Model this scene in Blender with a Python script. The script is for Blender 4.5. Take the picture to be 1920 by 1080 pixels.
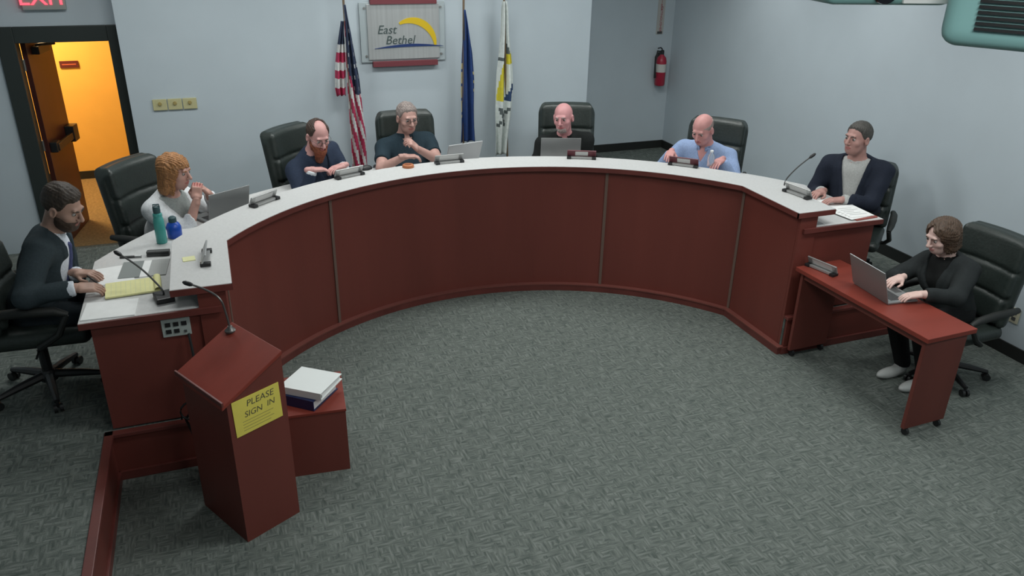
import bpy, bmesh, math, random
import numpy as np
from mathutils import Vector, Matrix
random.seed(4); np.random.seed(4)
PI = math.pi
for o in list(bpy.data.objects): bpy.data.objects.remove(o)
scn = bpy.context.scene
COL = scn.collection

# ------------------------------------------------------------------ camera
cam = bpy.data.cameras.new('camera'); cam.sensor_width = 36.0; cam.lens = 27.83; cam.clip_start = .05
co = bpy.data.objects.new('camera', cam); COL.objects.link(co)
RX = Vector((0.93757, -0.3474, 0.01667)); DN = Vector((-0.13097, -0.39706, -0.9084)); FW = Vector((0.32219, 0.8495, -0.41777))
CAMPOS = Vector((-1.8967, -3.7629, 3.0))
m3 = Matrix((RX, -DN, -FW)).transposed()
co.matrix_world = Matrix.Translation(CAMPOS) @ m3.to_4x4()
scn.camera = co

# ------------------------------------------------------------------ world, exposure
w = bpy.data.worlds.new('world'); scn.world = w; w.use_nodes = True
w.node_tree.nodes['Background'].inputs[0].default_value = (.55, .6, .65, 1)
w.node_tree.nodes['Background'].inputs[1].default_value = .05
vs = scn.view_settings
vs.view_transform = 'Standard'; vs.look = 'None'; vs.gamma = 1; vs.use_curve_mapping = False
vs.exposure = 0.0

PANEL_W = 30.0       # watts per ceiling troffer
CEIL = 3.40
# ceiling troffers: (x, y)
TROFFERS = [(-.8, -3.0), (2.4, -3.2), (-.4, -.6), (1.8, -.6), (-2.3, 2.5), (-.3, 2.5), (1.7, 2.5)]
CANS = [(3.12, 3.35), (3.12, 1.75), (3.12, .1), (-.05, 3.85)]

# ------------------------------------------------------------------ materials
MATS = {}
def mat(name, col, rough=.6, metal=0., noise=0., nscale=20., bump=0., spec=.5, coords='Object', stretch=None, emit=None, estr=0., alpha=None, trans=0.):
    if name in MATS: return MATS[name]
    m = bpy.data.materials.new(name); m.use_nodes = True
    nt = m.node_tree; b = nt.nodes['Principled BSDF']
    c = (*col, 1)
    b.inputs['Base Color'].default_value = c
    b.inputs['Roughness'].default_value = rough; b.inputs['Metallic'].default_value = metal
    b.inputs['Specular IOR Level'].default_value = spec
    if trans: b.inputs['Transmission Weight'].default_value = trans
    if emit: b.inputs['Emission Color'].default_value = (*emit, 1); b.inputs['Emission Strength'].default_value = estr
    if alpha is not None: b.inputs['Alpha'].default_value = alpha
    if noise or bump:
        tc = nt.nodes.new('ShaderNodeTexCoord'); mp = nt.nodes.new('ShaderNodeMapping')
        if stretch: mp.inputs['Scale'].default_value = stretch
        nt.links.new(tc.outputs[coords], mp.inputs[0])
        n = nt.nodes.new('ShaderNodeTexNoise'); n.inputs['Scale'].default_value = nscale; n.inputs['Detail'].default_value = 5
        nt.links.new(mp.outputs[0], n.inputs['Vector'])
        if noise:
            r = nt.nodes.new('ShaderNodeValToRGB')
            r.color_ramp.elements[0].position = .3; r.color_ramp.elements[1].position = .7
            r.color_ramp.elements[0].color = tuple(max(0, v*(1-noise)) for v in col)+(1,)
            r.color_ramp.elements[1].color = tuple(min(1, v*(1+noise)) for v in col)+(1,)
            nt.links.new(n.outputs['Fac'], r.inputs[0]); nt.links.new(r.outputs[0], b.inputs['Base Color'])
        if bump:
            bp = nt.nodes.new('ShaderNodeBump'); bp.inputs['Strength'].default_value = bump; bp.inputs['Distance'].default_value = .01
            nt.links.new(n.outputs['Fac'], bp.inputs['Height']); nt.links.new(bp.outputs[0], b.inputs['Normal'])
    MATS[name] = m
    return m

def carpet_mat():
    m = bpy.data.materials.new('carpet'); m.use_nodes = True; nt = m.node_tree; b = nt.nodes['Principled BSDF']
    b.inputs['Roughness'].default_value = .95; b.inputs['Specular IOR Level'].default_value = .1
    tc = nt.nodes.new('ShaderNodeTexCoord')
    def N(t): return nt.nodes.new(t)
    def noise(sc, scale, det=2.):
        mp = N('ShaderNodeMapping'); mp.inputs['Scale'].default_value = sc
        nt.links.new(tc.outputs['Object'], mp.inputs[0])
        n = N('ShaderNodeTexNoise'); n.inputs['Scale'].default_value = scale; n.inputs['Detail'].default_value = det
        nt.links.new(mp.outputs[0], n.inputs['Vector']); return n.outputs['Fac']
    a = noise((11, 75, 1), 1., 1.5); c = noise((75, 11, 1), 1., 1.5); fine = noise((1, 1, 1), 260., 1.)
    big = noise((1, 1, 1), 17., 1.)
    gt = N('ShaderNodeMath'); gt.operation = 'GREATER_THAN'; gt.inputs[1].default_value = .5; nt.links.new(big, gt.inputs[0])
    mx = N('ShaderNodeMix'); mx.data_type = 'FLOAT'
    nt.links.new(gt.outputs[0], mx.inputs[0]); nt.links.new(a, mx.inputs[2]); nt.links.new(c, mx.inputs[3])
    ad = N('ShaderNodeMath'); ad.operation = 'MULTIPLY_ADD'; ad.inputs[1].default_value = .35
    nt.links.new(fine, ad.inputs[0]); nt.links.new(mx.outputs[0], ad.inputs[2])
    r = N('ShaderNodeValToRGB'); e = r.color_ramp.elements
    e[0].position = .44; e[0].color = (.070, .086, .078, 1); e[1].position = .92; e[1].color = (.188, .206, .192, 1)
    k = e.new(.67); k.color = (.118, .135, .124, 1)
    nt.links.new(ad.outputs[0], r.inputs[0]); nt.links.new(r.outputs[0], b.inputs['Base Color'])
    bp = N('ShaderNodeBump'); bp.inputs['Strength'].default_value = .4; bp.inputs['Distance'].default_value = .004
    nt.links.new(ad.outputs[0], bp.inputs['Height']); nt.links.new(bp.outputs[0], b.inputs['Normal'])
    return m
CARPET = carpet_mat()
WALL = mat('wall_paint', (.478, .548, .592), .85, noise=.02, nscale=3, bump=.03)
CEILM = mat('ceiling_tile', (.75, .75, .73), .9, noise=.05, nscale=40)
WOOD = mat('mahogany_laminate', (.148, .037, .028), .45, noise=.10, nscale=3.0, stretch=(1, 1, .12), spec=.4)
WOODH = mat('mahogany_top', (.205, .038, .026), .45, noise=.2, nscale=4., stretch=(.2, 1, 1), spec=.3)
WOODT = mat('mahogany_trim', (.13, .034, .028), .38, noise=.15, nscale=6, spec=.5)
STRIP = mat('bronze_strip', (.16, .105, .085), .45, .2)
LAMIN = mat('white_laminate', (.545, .55, .545), .5, noise=.05, nscale=70)
BLACK = mat('black_plastic', (.012, .013, .014), .45)
RUBBER = mat('black_rubber', (.012, .014, .013), .6)
LEATHER = mat('black_leather', (.020, .028, .025), .42, noise=.15, nscale=60, bump=.15, spec=.5)
CHROME = mat('grey_metal', (.42, .42, .41), .35, .9)
SILVER = mat('silver_plastic', (.42, .43, .43), .4, .4)
DKGREY = mat('dark_grey', (.06, .062, .062), .5)
PAPER = mat('white_paper', (.80, .81, .80), .8, noise=.03, nscale=15)
YELLOW = mat('yellow_paper', (.72, .62, .11), .8, noise=.03, nscale=15)
LEGAL = mat('legal_pad_yellow', (.74, .72, .36), .8, noise=.04, nscale=15)
INK = mat('ink', (.10, .09, .05), .8)
BURG = mat('burgundy', (.16, .035, .045), .5)
FRAME = mat('dark_door_frame', (.022, .030, .028), .5)

# ------------------------------------------------------------------ mesh helpers
class MB:
    def __init__(s): s.v = []; s.f = []; s.m = []; s.cur = 0
    def add(s, vs, fs):
        n = len(s.v); s.v += [tuple(map(float, p)) for p in vs]
        s.f += [tuple(i+n for i in f) for f in fs]; s.m += [s.cur]*len(fs); return s
    def box(s, c, h, rz=0., mtx=None):
        vs = []
        for z in (-1, 1):
            for x, y in ((-1, -1), (1, -1), (1, 1), (-1, 1)):
                p = Vector((x*h[0], y*h[1], z*h[2]))
                if rz: p = Matrix.Rotation(rz, 3, 'Z') @ p
                if mtx is not None: p = mtx @ p
                vs.append((p.x+c[0], p.y+c[1], p.z+c[2]))
        return s.add(vs, [(3, 2, 1, 0), (4, 5, 6, 7), (0, 1, 5, 4), (1, 2, 6, 5), (2, 3, 7, 6), (3, 0, 4, 7)])
    def bx(s, x0, x1, y0, y1, z0, z1): return s.box(((x0+x1)/2, (y0+y1)/2, (z0+z1)/2), ((x1-x0)/2, (y1-y0)/2, (z1-z0)/2))
    def prism(s, poly, z0, z1):     # poly counter-clockwise, may be concave
        n = len(poly)
        vs = [(x, y, z0) for x, y in poly]+[(x, y, z1) for x, y in poly]
        return s.add(vs, [tuple(range(n-1, -1, -1)), tuple(range(n, 2*n))]+[(i, (i+1) % n, n+(i+1) % n, n+i) for i in range(n)])
    def band(s, inner, outer, z0, z1):  # strip between two polylines of equal length
        n = len(inner); vs = []
        for a, b in zip(inner, outer): vs += [(*a, z0), (*b, z0), (*b, z1), (*a, z1)]
        fs = []
        for i in range(n-1):
            k = 4*i
            for j in range(4): fs.append((k+j, k+4+j, k+4+(j+1) % 4, k+(j+1) % 4))
        fs += [(0, 1, 2, 3), tuple(4*(n-1)+j for j in (3, 2, 1, 0))]
        return s.add(vs, fs)
    def lathe(s, prof, c=(0, 0, 0), n=16, mtx=None):
        vs = []; fs = []
        for r, z in prof:
            for i in range(n):
                p = Vector((r*math.cos(2*PI*i/n), r*math.sin(2*PI*i/n), z))
                if mtx is not None: p = mtx @ p
                vs.append((p.x+c[0], p.y+c[1], p.z+c[2]))
        for k in range(len(prof)-1):
            for i in range(n): fs.append((k*n+i, k*n+(i+1) % n, (k+1)*n+(i+1) % n, (k+1)*n+i))
        fs.append(tuple(range(n-1, -1, -1))); fs.append(tuple((len(prof)-1)*n+i for i in range(n)))
        return s.add(vs, fs)
    def tube(s, pts, r, n=8):
        pts = [Vector(p) for p in pts]; rs = r if isinstance(r, (list, tuple)) else [r]*len(pts)
        vs = []; fs = []; up = Vector((0, 0, 1))
        for i, p in enumerate(pts):
            t = (pts[min(i+1, len(pts)-1)]-pts[max(i-1, 0)]).normalized()
            ref = up if abs(t.z) < .95 else Vector((1, 0, 0))
            a = t.cross(ref).normalized(); b = a.cross(t)
            for k in range(n):
                q = p+(a*math.cos(2*PI*k/n)+b*math.sin(2*PI*k/n))*rs[i]; vs.append(tuple(q))
        for i in range(len(pts)-1):
            for k in range(n): fs.append((i*n+k, i*n+(k+1) % n, (i+1)*n+(k+1) % n, (i+1)*n+k))
        fs.append(tuple(range(n))); fs.append(tuple((len(pts)-1)*n+k for k in range(n-1, -1, -1)))
        return s.add(vs, fs)
    def build(s, name, mats, parent=None, bevel=0., smooth=False, loc=None, rz=0.):
        me = bpy.data.meshes.new(name); me.from_pydata(s.v, [], s.f)
        mats = mats if isinstance(mats, (list, tuple)) else [mats]
        for m in mats: me.materials.append(m)
        if len(mats) > 1: me.polygons.foreach_set('material_index', s.m)
        bm = bmesh.new(); bm.from_mesh(me); bmesh.ops.recalc_face_normals(bm, faces=bm.faces)
        if bevel:
            es = [e for e in bm.edges if len(e.link_faces) == 2 and e.calc_face_angle(0) > .6]
            bmesh.ops.bevel(bm, geom=es, offset=bevel, segments=2, affect='EDGES', profile=.6, clamp_overlap=True)
        bm.to_mesh(me); bm.free()
        if smooth:
            me.polygons.foreach_set('use_smooth', [True]*len(me.polygons))
            try: me.set_sharp_from_angle(angle=.7)
            except Exception: pass
        return link(me, name, parent, loc, rz)

def link(me, name, parent=None, loc=None, rz=0.):
    o = bpy.data.objects.new(name, me); COL.objects.link(o)
    if parent: o.parent = parent
    if loc is not None: o.location = loc
    if rz: o.rotation_euler = (0, 0, rz)
    return o
def tag(o, label=None, cat=None, group=None, kind=None):
    if label: o['label'] = label
    if cat: o['category'] = cat
    if group: o['group'] = group
    if kind: o['kind'] = kind
    return o
def thing(name, label, cat, loc=(0, 0, 0), rz=0., group=None, rot=None):
    o = bpy.data.objects.new(name, None); COL.objects.link(o); o.empty_display_size = .1
    o.location = loc; o.rotation_euler = rot if rot else (0, 0, rz)
    return tag(o, label, cat, group)
def copy_tree(o, parent=None):
    c = o.copy(); COL.objects.link(c); c.parent = parent
    for ch in list(o.children): copy_tree(ch, c)
    return c
def text_mesh(txt, size, name, m, parent=None, mtx=None, shear=0., ext=.001, align='CENTER', spacing=1.):
    cu = bpy.data.curves.new('t', 'FONT'); cu.body = txt; cu.size = size; cu.extrude = ext; cu.shear = shear
    cu.align_x = align; cu.align_y = 'CENTER'; cu.space_line = spacing; cu.resolution_u = 3
    to = bpy.data.objects.new('t', cu); COL.objects.link(to)
    dg = bpy.context.evaluated_depsgraph_get()
    me = bpy.data.meshes.new_from_object(to.evaluated_get(dg)); bpy.data.objects.remove(to); bpy.data.curves.remove(cu)
    me.name = name; me.materials.clear(); me.materials.append(m)
    if mtx is not None: me.transform(mtx)
    return link(me, name, parent)
def frame_mtx(o, xa, ya):
    xa = Vector(xa).normalized(); ya = Vector(ya); ya = (ya-xa*ya.dot(xa)).normalized(); za = xa.cross(ya)
    M = Matrix((xa, ya, za)).transposed().to_4x4(); M.translation = Vector(o); return M

# ------------------------------------------------------------------ dimensions (metres; origin = centre of the dais circle)
R = 2.302; XB = 1.936; YE = .556; YB = math.sqrt(R*R-XB*XB)
PZ = .31; TOPZ = 1.15; WZ = 1.02
XR = 3.663; YMAIN = 4.30; YREC = 5.33; YDOOR = 4.60; XC = 2.01; XALC = -2.62; XL = -4.6; YF = -6.6
XRIM = -2.72
def offpath(d, ye=YE, n=40):
    """polyline along the dais offset outwards by d: left end, left bend, arc, right bend, right end"""
    r = R+d; x = XB+d; yb = math.sqrt(max(r*r-x*x, 0)); a0 = math.atan2(yb, -x); a1 = math.atan2(yb, x)
    pts = [(-x, ye)]+[(r*math.cos(a0+(a1-a0)*i/n), r*math.sin(a0+(a1-a0)*i/n)) for i in range(n+1)]+[(x, ye)]
    return pts

# ------------------------------------------------------------------ room shell
def struct(name, mb, m, label, parent=None, **k):
    o = mb.build(name, m, parent, **k); tag(o, label, None, None, 'structure'); return o
struct('floor', MB().bx(XL, XR, YF, YREC, -.08, 0), CARPET, 'grey woven carpet floor in front of the curved dais')
ceil = struct('ceiling', MB().bx(XL, XR, YF, YREC, CEIL, CEIL+.08), CEILM, 'white ceiling above the meeting room')
H2 = CEIL
struct('wall_back', MB().bx(XALC, XC, YMAIN, YREC+.12, 0, H2), WALL, 'pale blue grey back wall behind the flags and sign')
struct('wall_recess', MB().bx(XC, XR, YREC, YREC+.12, 0, H2), WALL, 'shaded grey wall of the corner recess with fire extinguisher')
struct('wall_right', MB().bx(XR, XR+.12, YF, YREC+.12, 0, H2), WALL, 'pale blue grey right hand wall')
struct('wall_left', MB().bx(XL-.12, XL, YF, 7.2, 0, H2), WALL, 'grey left hand wall')
struct('wall_front', MB().bx(XL, XR, YF-.12, YF, 0, H2), WALL, 'grey wall behind the camera')
DX0, DX1, DZ = -3.50, -2.71, 1.985
wd = MB(); wd.bx(XL, DX0, YDOOR, YDOOR+.12, 0, H2); wd.bx(DX1, XALC, YDOOR, YDOOR+.12, 0, H2); wd.bx(DX0, DX1, YDOOR, YDOOR+.12, DZ, H2)
struct('wall_door', wd, WALL, 'grey wall around the open door at left')
# door frame
fr = MB(); t = .075
fr.bx(DX0-.12, DX0+.02, YDOOR-.03, YDOOR+.15, 0, DZ+.12); fr.bx(DX1-.02, DX1+.065, YDOOR-.03, YDOOR+.15, 0, DZ+.12); fr.bx(DX0+.02, DX1-.02, YDOOR-.03, YDOOR+.15, DZ-.02, DZ+.12)
struct('trim_1', fr, FRAME, 'dark green black metal door frame', bevel=.006)
# door leaf, swung into the hallway
hinge = Vector((DX0+.02, YDOOR+.16, 0)); free = Vector((-3.375, 5.45, 0)); ang = math.atan2(free.y-hinge.y, free.x-hinge.x)
door = thing('door_1', 'dark red wooden door swung open into the orange lit hallway', None, hinge, ang); door['kind'] = 'structure'
DOORW = mat('dark_door_wood', (.060, .016, .013), .4, noise=.25, nscale=3, stretch=(1, 1, .1))
L = (free-hinge).length
MB().bx(0, L, -.045, 0, .01, DZ-.03).build('leaf', DOORW, door, bevel=.003)
pb = MB(); pb.bx(.06, L-.05, -.12, -.09, .93, 1.0); pb.bx(.03, .14, -.11, -.045, .92, 1.02); pb.bx(L-.17, L-.02, -.13, -.045, .90, 1.06)
pb.build('panic_bar', BLACK, door, bevel=.008)
cl = MB(); cl.bx(.12, .42, -.11, -.045, DZ-.16, DZ-.09); cl.tube([(.2, -.08, DZ-.08), (.12, -.25, DZ-.06), (.02, -.12, DZ-.06)], .012)
cl.build('door_closer', BLACK, door, bevel=.006)
for z in (.25, 1.0, 1.75): MB().lathe([(.012, -.05), (.012, .05)], (0, .0, z), 8).build('hinge', CHROME, door)
# hallway
HALLW = mat('hall_wall_warm_lit', (.78, .46, .11), .8, noise=.03, nscale=4)  # yellow-cream wall with the orange of the warm light put into its colour
HALLF = mat('hall_carpet_warm_lit', (.20, .14, .065), .95, noise=.25, nscale=40)  # tan cast of the warm hall light is part of this carpet colour
struct('wall_hall', MB().bx(-5.4, -1.2, 7.1, 7.22, 0, 2.7).bx(-1.3, -1.2, YREC+.12, 7.1, 0, 2.7).bx(-5.4, -5.3, YDOOR+.12, 7.1, 0, 2.7), HALLW, 'orange lit hallway wall beyond the door')
struct('floor_hall', MB().bx(-5.4, -1.2, YDOOR+.02, 7.1, -.08, .002), HALLF, 'warm lit carpet of the hallway beyond the door')
struct('ceiling_hall', MB().bx(-5.4, -1.2, YDOOR+.12, 7.22, 2.7, 2.78), CEILM, 'hallway ceiling')
struct('baseboard_hall', MB().bx(-5.3, -1.3, 7.085, 7.1, 0, .1), BLACK, 'black baseboard of the hallway')
hl = thing('hall_light', 'warm ceiling light in the hallway beyond the door', 'light', (-3.95, 6.25, 2.69))
MB().lathe([(.18, 0), (.17, -.05), (.08, -.08)], n=20).build('shade', mat('warm_glass', (.9, .75, .45), .4, emit=(1, .7, .3), estr=2), hl, smooth=True)
ld = bpy.data.lights.new('hall_lamp', 'AREA'); ld.shape = 'DISK'; ld.size = .5; ld.energy = 85; ld.color = (1, .66, .30)
lo = bpy.data.objects.new('hall_lamp', ld); COL.objects.link(lo); lo.parent = hl; lo.location = (0, 0, -.1)
pl = thing('hall_plaque', 'small dark red plaque on the orange lit hallway wall', 'plaque', (-3.45, 7.095, 1.40))
MB().bx(-.10, .10, -.012, 0, -.04, .04).build('plate', mat('plaque_red', (.09, .012, .012), .5), pl, bevel=.003)
MB().bx(-.075, .075, -.015, -.012, -.006, .006).build('lettering_bar', mat('plaque_text', (.45, .1, .05), .6), pl)

# platform behind and beside the dais
pin = offpath(.042)
poly = [(XL, YF), (XRIM, YF), (XRIM, YE+.01)]+pin[:1]+pin[1:-1]+pin[-1:]+[(XR, YE+.01), (XR, YREC), (XC, YREC), (XC, YMAIN), (XALC+.07, YMAIN), (XALC+.07, 3.7), (XL, 3.7)]
me = bpy.data.meshes.new('platform'); bm = bmesh.new()
bv = [bm.verts.new((x, y, PZ)) for x, y in poly]; f = bm.faces.new(bv)
r_ = bmesh.ops.extrude_face_region(bm, geom=[f]); bmesh.ops.translate(bm, verts=[v for v in r_['geom'] if isinstance(v, bmesh.types.BMVert)], vec=(0, 0, -PZ+.002))
bmesh.ops.triangulate(bm, faces=[q for q in bm.faces if len(q.verts) > 4]); bmesh.ops.recalc_face_normals(bm, faces=bm.faces)
bm.to_mesh(me); bm.free(); me.materials.append(CARPET)
plat = tag(link(me, 'platform'), 'carpeted raised platform behind and beside the dais', None, None, 'structure')
def riser(x0, y0, x1, y1, nrm):
    d = Vector((x1-x0, y1-y0, 0)); n = Vector((*nrm, 0)); Ln = d.length; rz = math.atan2(d.y, d.x); c = Vector(((x0+x1)/2, (y0+y1)/2, 0))
    MB().box(c+n*.010+Vector((0, 0, .155)), (Ln/2, .010, .153), rz).build('riser_panel', WOOD, plat)
    MB().box(c+n*.012+Vector((0, 0, PZ-.004)), (Ln/2+.012, .024, .013), rz).build('nosing', WOODT, plat, bevel=.004)
    MB().box(c+n*.026+Vector((0, 0, .03)), (Ln/2+.02, .008, .029), rz).build('base_trim', WOODT, plat, bevel=.003)
riser(XRIM, YF, XRIM, YE, (1, 0)); riser(XRIM, YE, -XB-.05, YE, (0, -1)); riser(XB+.05, YE, XR, YE, (0, -1))
# baseboards
bb = .10
struct('baseboard_right', MB().bx(XR-.014, XR, YE+.03, YREC, PZ, PZ+bb).bx(XR-.014, XR, YF, YE-.04, 0, bb), RUBBER, 'black rubber baseboard along the right wall')
struct('baseboard_recess', MB().bx(XC, XR-.014, YREC-.014, YREC, PZ, PZ+bb), RUBBER, 'black rubber baseboard of the corner recess')
struct('baseboard_back', MB().bx(XALC+.08, XC, YMAIN-.014, YMAIN, PZ, PZ+bb), RUBBER, 'black rubber baseboard along the back wall')

# ------------------------------------------------------------------ ceiling lights
LD = mat('light_diffuser', (.9, .9, .9), .5, emit=(1, 1, .98), estr=1.5)
proto = None
for i, (x, y) in enumerate(TROFFERS):
    if proto is None:
        proto = thing('ceiling_light', 'flat white ceiling troffer light', 'ceiling light', group='ceiling troffers')
        MB().bx(-.62, .62, -.32, .32, -.02, 0).build('housing', mat('white_metal', (.8, .8, .8), .5), proto)
        MB().bx(-.58, .58, -.28, .28, -.026, -.02).build('diffuser', LD, proto)
        ld = bpy.data.lights.new('troffer_lamp', 'AREA'); ld.shape = 'RECTANGLE'; ld.size = 1.16; ld.size_y = .56; ld.energy = PANEL_W; ld.color = (.97, 1., .98)
        lo = bpy.data.objects.new('troffer_lamp', ld); COL.objects.link(lo); lo.parent = proto; lo.location = (0, 0, -.03)
        o = proto
    else: o = copy_tree(proto)
    o.location = (x, y, CEIL); o['label'] = 'flat white ceiling troffer light above the meeting room'
proto = None
for i, (x, y) in enumerate(CANS):
    if proto is None:
        proto = thing('can_light', 'small recessed can light near the wall', 'ceiling light', group='recessed can lights')
        MB().lathe([(.09, -.012), (.09, 0), (.07, 0), (.07, -.012)], n=20).build('ring', mat('white_metal', (.8, .8, .8), .5), proto)
        ld = bpy.data.lights.new('can_lamp', 'SPOT'); ld.energy = 42; ld.spot_size = 1.9; ld.spot_blend = .9; ld.shadow_soft_size = .06; ld.color = (1, 1, .97)
        lo = bpy.data.objects.new('can_lamp', ld); COL.objects.link(lo); lo.parent = proto; lo.location = (0, 0, -.02)
        o = proto
    else: o = copy_tree(proto)
    o.location = (x, y, CEIL); o['label'] = 'small recessed can light close to the wall'

# ------------------------------------------------------------------ the dais
dais = thing('council_dais', 'curved dark red wooden council dais with white laminate ledge', 'dais')
W_ = .325
a = offpath(0); b_ = offpath(W_)
lt = MB().band(a, b_, TOPZ-.030, TOPZ).build('ledge_top', LAMIN, dais, bevel=.003)
MB().band(offpath(-.003, YE-.003), offpath(.018, YE-.003), TOPZ-.042, TOPZ-.004).build('edge_band', WOODT, dais)
MB().bx(-XB-W_, -XB+.003, YE-.004, YE+.014, TOPZ-.042, TOPZ-.004).build('edge_band', WOODT, dais)
MB().bx(XB-.003, XB+W_, YE-.004, YE+.014, TOPZ-.042, TOPZ-.004).build('edge_band', WOODT, dais)
MB().band(offpath(.05, YE+.03), offpath(W_-.04, YE+.03), TOPZ-.045, TOPZ-.030).build('ledge_underlay', DKGREY, dais)
# fascia panels between the strips
angs = [math.radians(v) for v in (120.3, 60.6)]
RF = R+.04; XF = XB+.04; YBF = math.sqrt(RF*RF-XF*XF); aL = math.atan2(YBF, -XF); aR = math.atan2(YBF, XF)
def arcband(a0, a1, r0, r1, z0, z1, name, m, n=18, bevel=0):
    i_ = [(r0*math.cos(a0+(a1-a0)*k/n), r0*math.sin(a0+(a1-a0)*k/n)) for k in range(n+1)]
    o_ = [(r1*math.cos(a0+(a1-a0)*k/n), r1*math.sin(a0+(a1-a0)*k/n)) for k in range(n+1)]
    return MB().band(i_, o_, z0, z1).build(name, m, dais, bevel=bevel)
g = .004
FZ0, FZ1 = .06, TOPZ-.04
for a0, a1 in ((aL, angs[0]), (angs[0], angs[1]), (angs[1], aR)): arcband(a0-g, a1+g, RF, RF+.03, FZ0, FZ1, 'fascia_panel', WOOD, 24)
for sx in (-1, 1):
    x0, x1 = sorted((sx*XF, sx*(XF+.03)))
    MB().bx(x0, x1, YE+.042, YBF-.004, FZ0, FZ1).build('fascia_panel', WOOD, dais)
for an in angs:
    r = RF-.004
    MB().box((r*math.cos(an), r*math.sin(an), (FZ0+FZ1)/2), (.006, .012, (FZ1-FZ0)/2), an).build('joint_strip', STRIP, dais)
for sx in (-1, 1):
    MB().box((sx*(XF-.002), YBF-.004, (FZ0+FZ1)/2), (.006, .012, (FZ1-FZ0)/2), sx*.3).build('joint_strip', STRIP, dais)
MB().band(offpath(.0, YE-.02), offpath(.06, YE-.02), 0, .055).build('plinth', WOODT, dais)
MB().band(offpath(-.006, YE-.026), offpath(.05, YE-.026), .055, .066).build('plinth_cap', mat('plinth_cap_wood', (.17, .055, .045), .35), dais)
# work surface behind the ledge
WO = .80
MB().band(offpath(.10, YE+.03), offpath(WO, YE+.0), WZ-.03, WZ).build('work_surface', LAMIN, dais, bevel=.003)
for sx in (-1, 1):
    x0, x1 = sorted((sx*(XB+.07), sx*(XB+WO)))
    MB().bx(x0, x1, YE-.006, YE+.012, WZ-.038, WZ-.003).build('edge_band', WOODT, dais)
    # end panels: below the ledge and below the work surface
    x0, x1 = sorted((sx*(XB+.04), sx*(XB+.19)))
    MB().bx(x0, x1, YE+.016, YE+.04, .068, TOPZ-.046).build('end_panel', WOOD, dais)
    x0, x1 = sorted((sx*(XB+.19), sx*(XB+WO-.05)))
    MB().bx(x0, x1, YE+.028, YE+.05, PZ+.012, WZ-.032).build('end_panel', WOOD, dais)
    x0, x1 = sorted((sx*(XB+.04), sx*(XB+.07)))
# modesty panel under the work surface
MB().band(offpath(.50, YE+.06), offpath(.52, YE+.06), PZ+.012, WZ-.032).build('modesty_panel', WOOD, dais)
# outlet plate on the left end panel
op = thing('outlet_plate', 'grey six hole outlet plate on the left end of the dais', 'outlet', (-2.26, YE+.026, .915))
MB().bx(-.075, .075, -.008, 0, -.055, .055).build('plate', mat('outlet_grey', (.36, .41, .39), .5), op, bevel=.002)
for j in range(2):
    for i in range(3):
        if j == 0 and i == 2: continue
        MB().box((-.042+i*.042, -.009, -.022+j*.042), (.014, .003, .012)).build('socket', BLACK, op)
MB().box((.045, -.009, -.03), (.007, .003, .007)).build('screw_cover', DKGREY, op)

# ------------------------------------------------------------------ implicit surfaces (bodies, padding)
def snets(F, o, h):
    F = F.astype(np.float32); ins = F < 0
    nx, ny, nz = F.shape
    def C(A, i, j, k): return A[i:nx-1+i, j:ny-1+j, k:nz-1+k]
    cnt = np.zeros((nx-1, ny-1, nz-1), np.int8)
    for i in (0, 1):
        for j in (0, 1):
            for k in (0, 1): cnt += C(ins, i, j, k)
    act = np.argwhere((cnt > 0) & (cnt < 8))
    if len(act) == 0: return np.zeros((0, 3)), np.zeros((0, 4), int)
    idx = -np.ones(cnt.shape, np.int64); idx[tuple(act.T)] = np.arange(len(act))
    acc = np.zeros((len(act), 3)); n = np.zeros(len(act))
    cor = [(i, j, k) for i in (0, 1) for j in (0, 1) for k in (0, 1)]
    val = {c: F[act[:, 0]+c[0], act[:, 1]+c[1], act[:, 2]+c[2]] for c in cor}
    for c in cor:
        for ax in range(3):
            if c[ax]: continue
            d = list(c); d[ax] = 1; d = tuple(d); va, vb = val[c], val[d]; x = (va < 0) != (vb < 0)
            tt = np.where(x, va/np.where(x, va-vb, 1), 0)
            p = np.tile(np.array(c, float), (len(act), 1)); p[:, ax] += tt
            acc += p*x[:, None]; n += x
    V = (act+acc/n[:, None])*h+np.array(o)
    Q = []
    for ax in range(3):
        u, v = (ax+1) % 3, (ax+2) % 3
        s0 = [slice(None)]*3; s1 = [slice(None)]*3; s0[ax] = slice(0, -1); s1[ax] = slice(1, None)
        A, B = ins[tuple(s0)], ins[tuple(s1)]
        e = np.argwhere(A != B); ok = (e[:, u] > 0) & (e[:, v] > 0) & (e[:, u] < F.shape[u]-1) & (e[:, v] < F.shape[v]-1); e = e[ok]
        sgn = A[tuple(e.T)]
        def cell(du, dv):
            q = e.copy(); q[:, u] += du; q[:, v] += dv; return idx[tuple(q.T)]
        q = np.stack([cell(-1, -1), cell(0, -1), cell(0, 0), cell(-1, 0)], 1)
        q[~sgn] = q[~sgn][:, ::-1]; Q.append(q)
    return V, np.concatenate(Q)
def grid(lo, hi, h):
    ax = [np.arange(l, u+h, h, dtype=np.float32) for l, u in zip(lo, hi)]
    return np.stack(np.meshgrid(*ax, indexing='ij'), -1)
def seg(P, a, b, ra, rb):
    a = np.array(a, np.float32); b = np.array(b, np.float32); ab = b-a; L2 = max(float(ab@ab), 1e-9)
    t = np.clip(((P-a)@ab)/L2, 0, 1); d = P-a-t[..., None]*ab
    return np.sqrt((d*d).sum(-1))-(ra+(rb-ra)*t)
def ell(P, c, r):
    r = np.array(r, np.float32); q = (P-np.array(c, np.float32))/r; k0 = np.sqrt((q*q).sum(-1)); k1 = np.sqrt(((q/r)**2).sum(-1))
    return k0*(k0-1)/np.maximum(k1, 1e-6)
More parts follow.
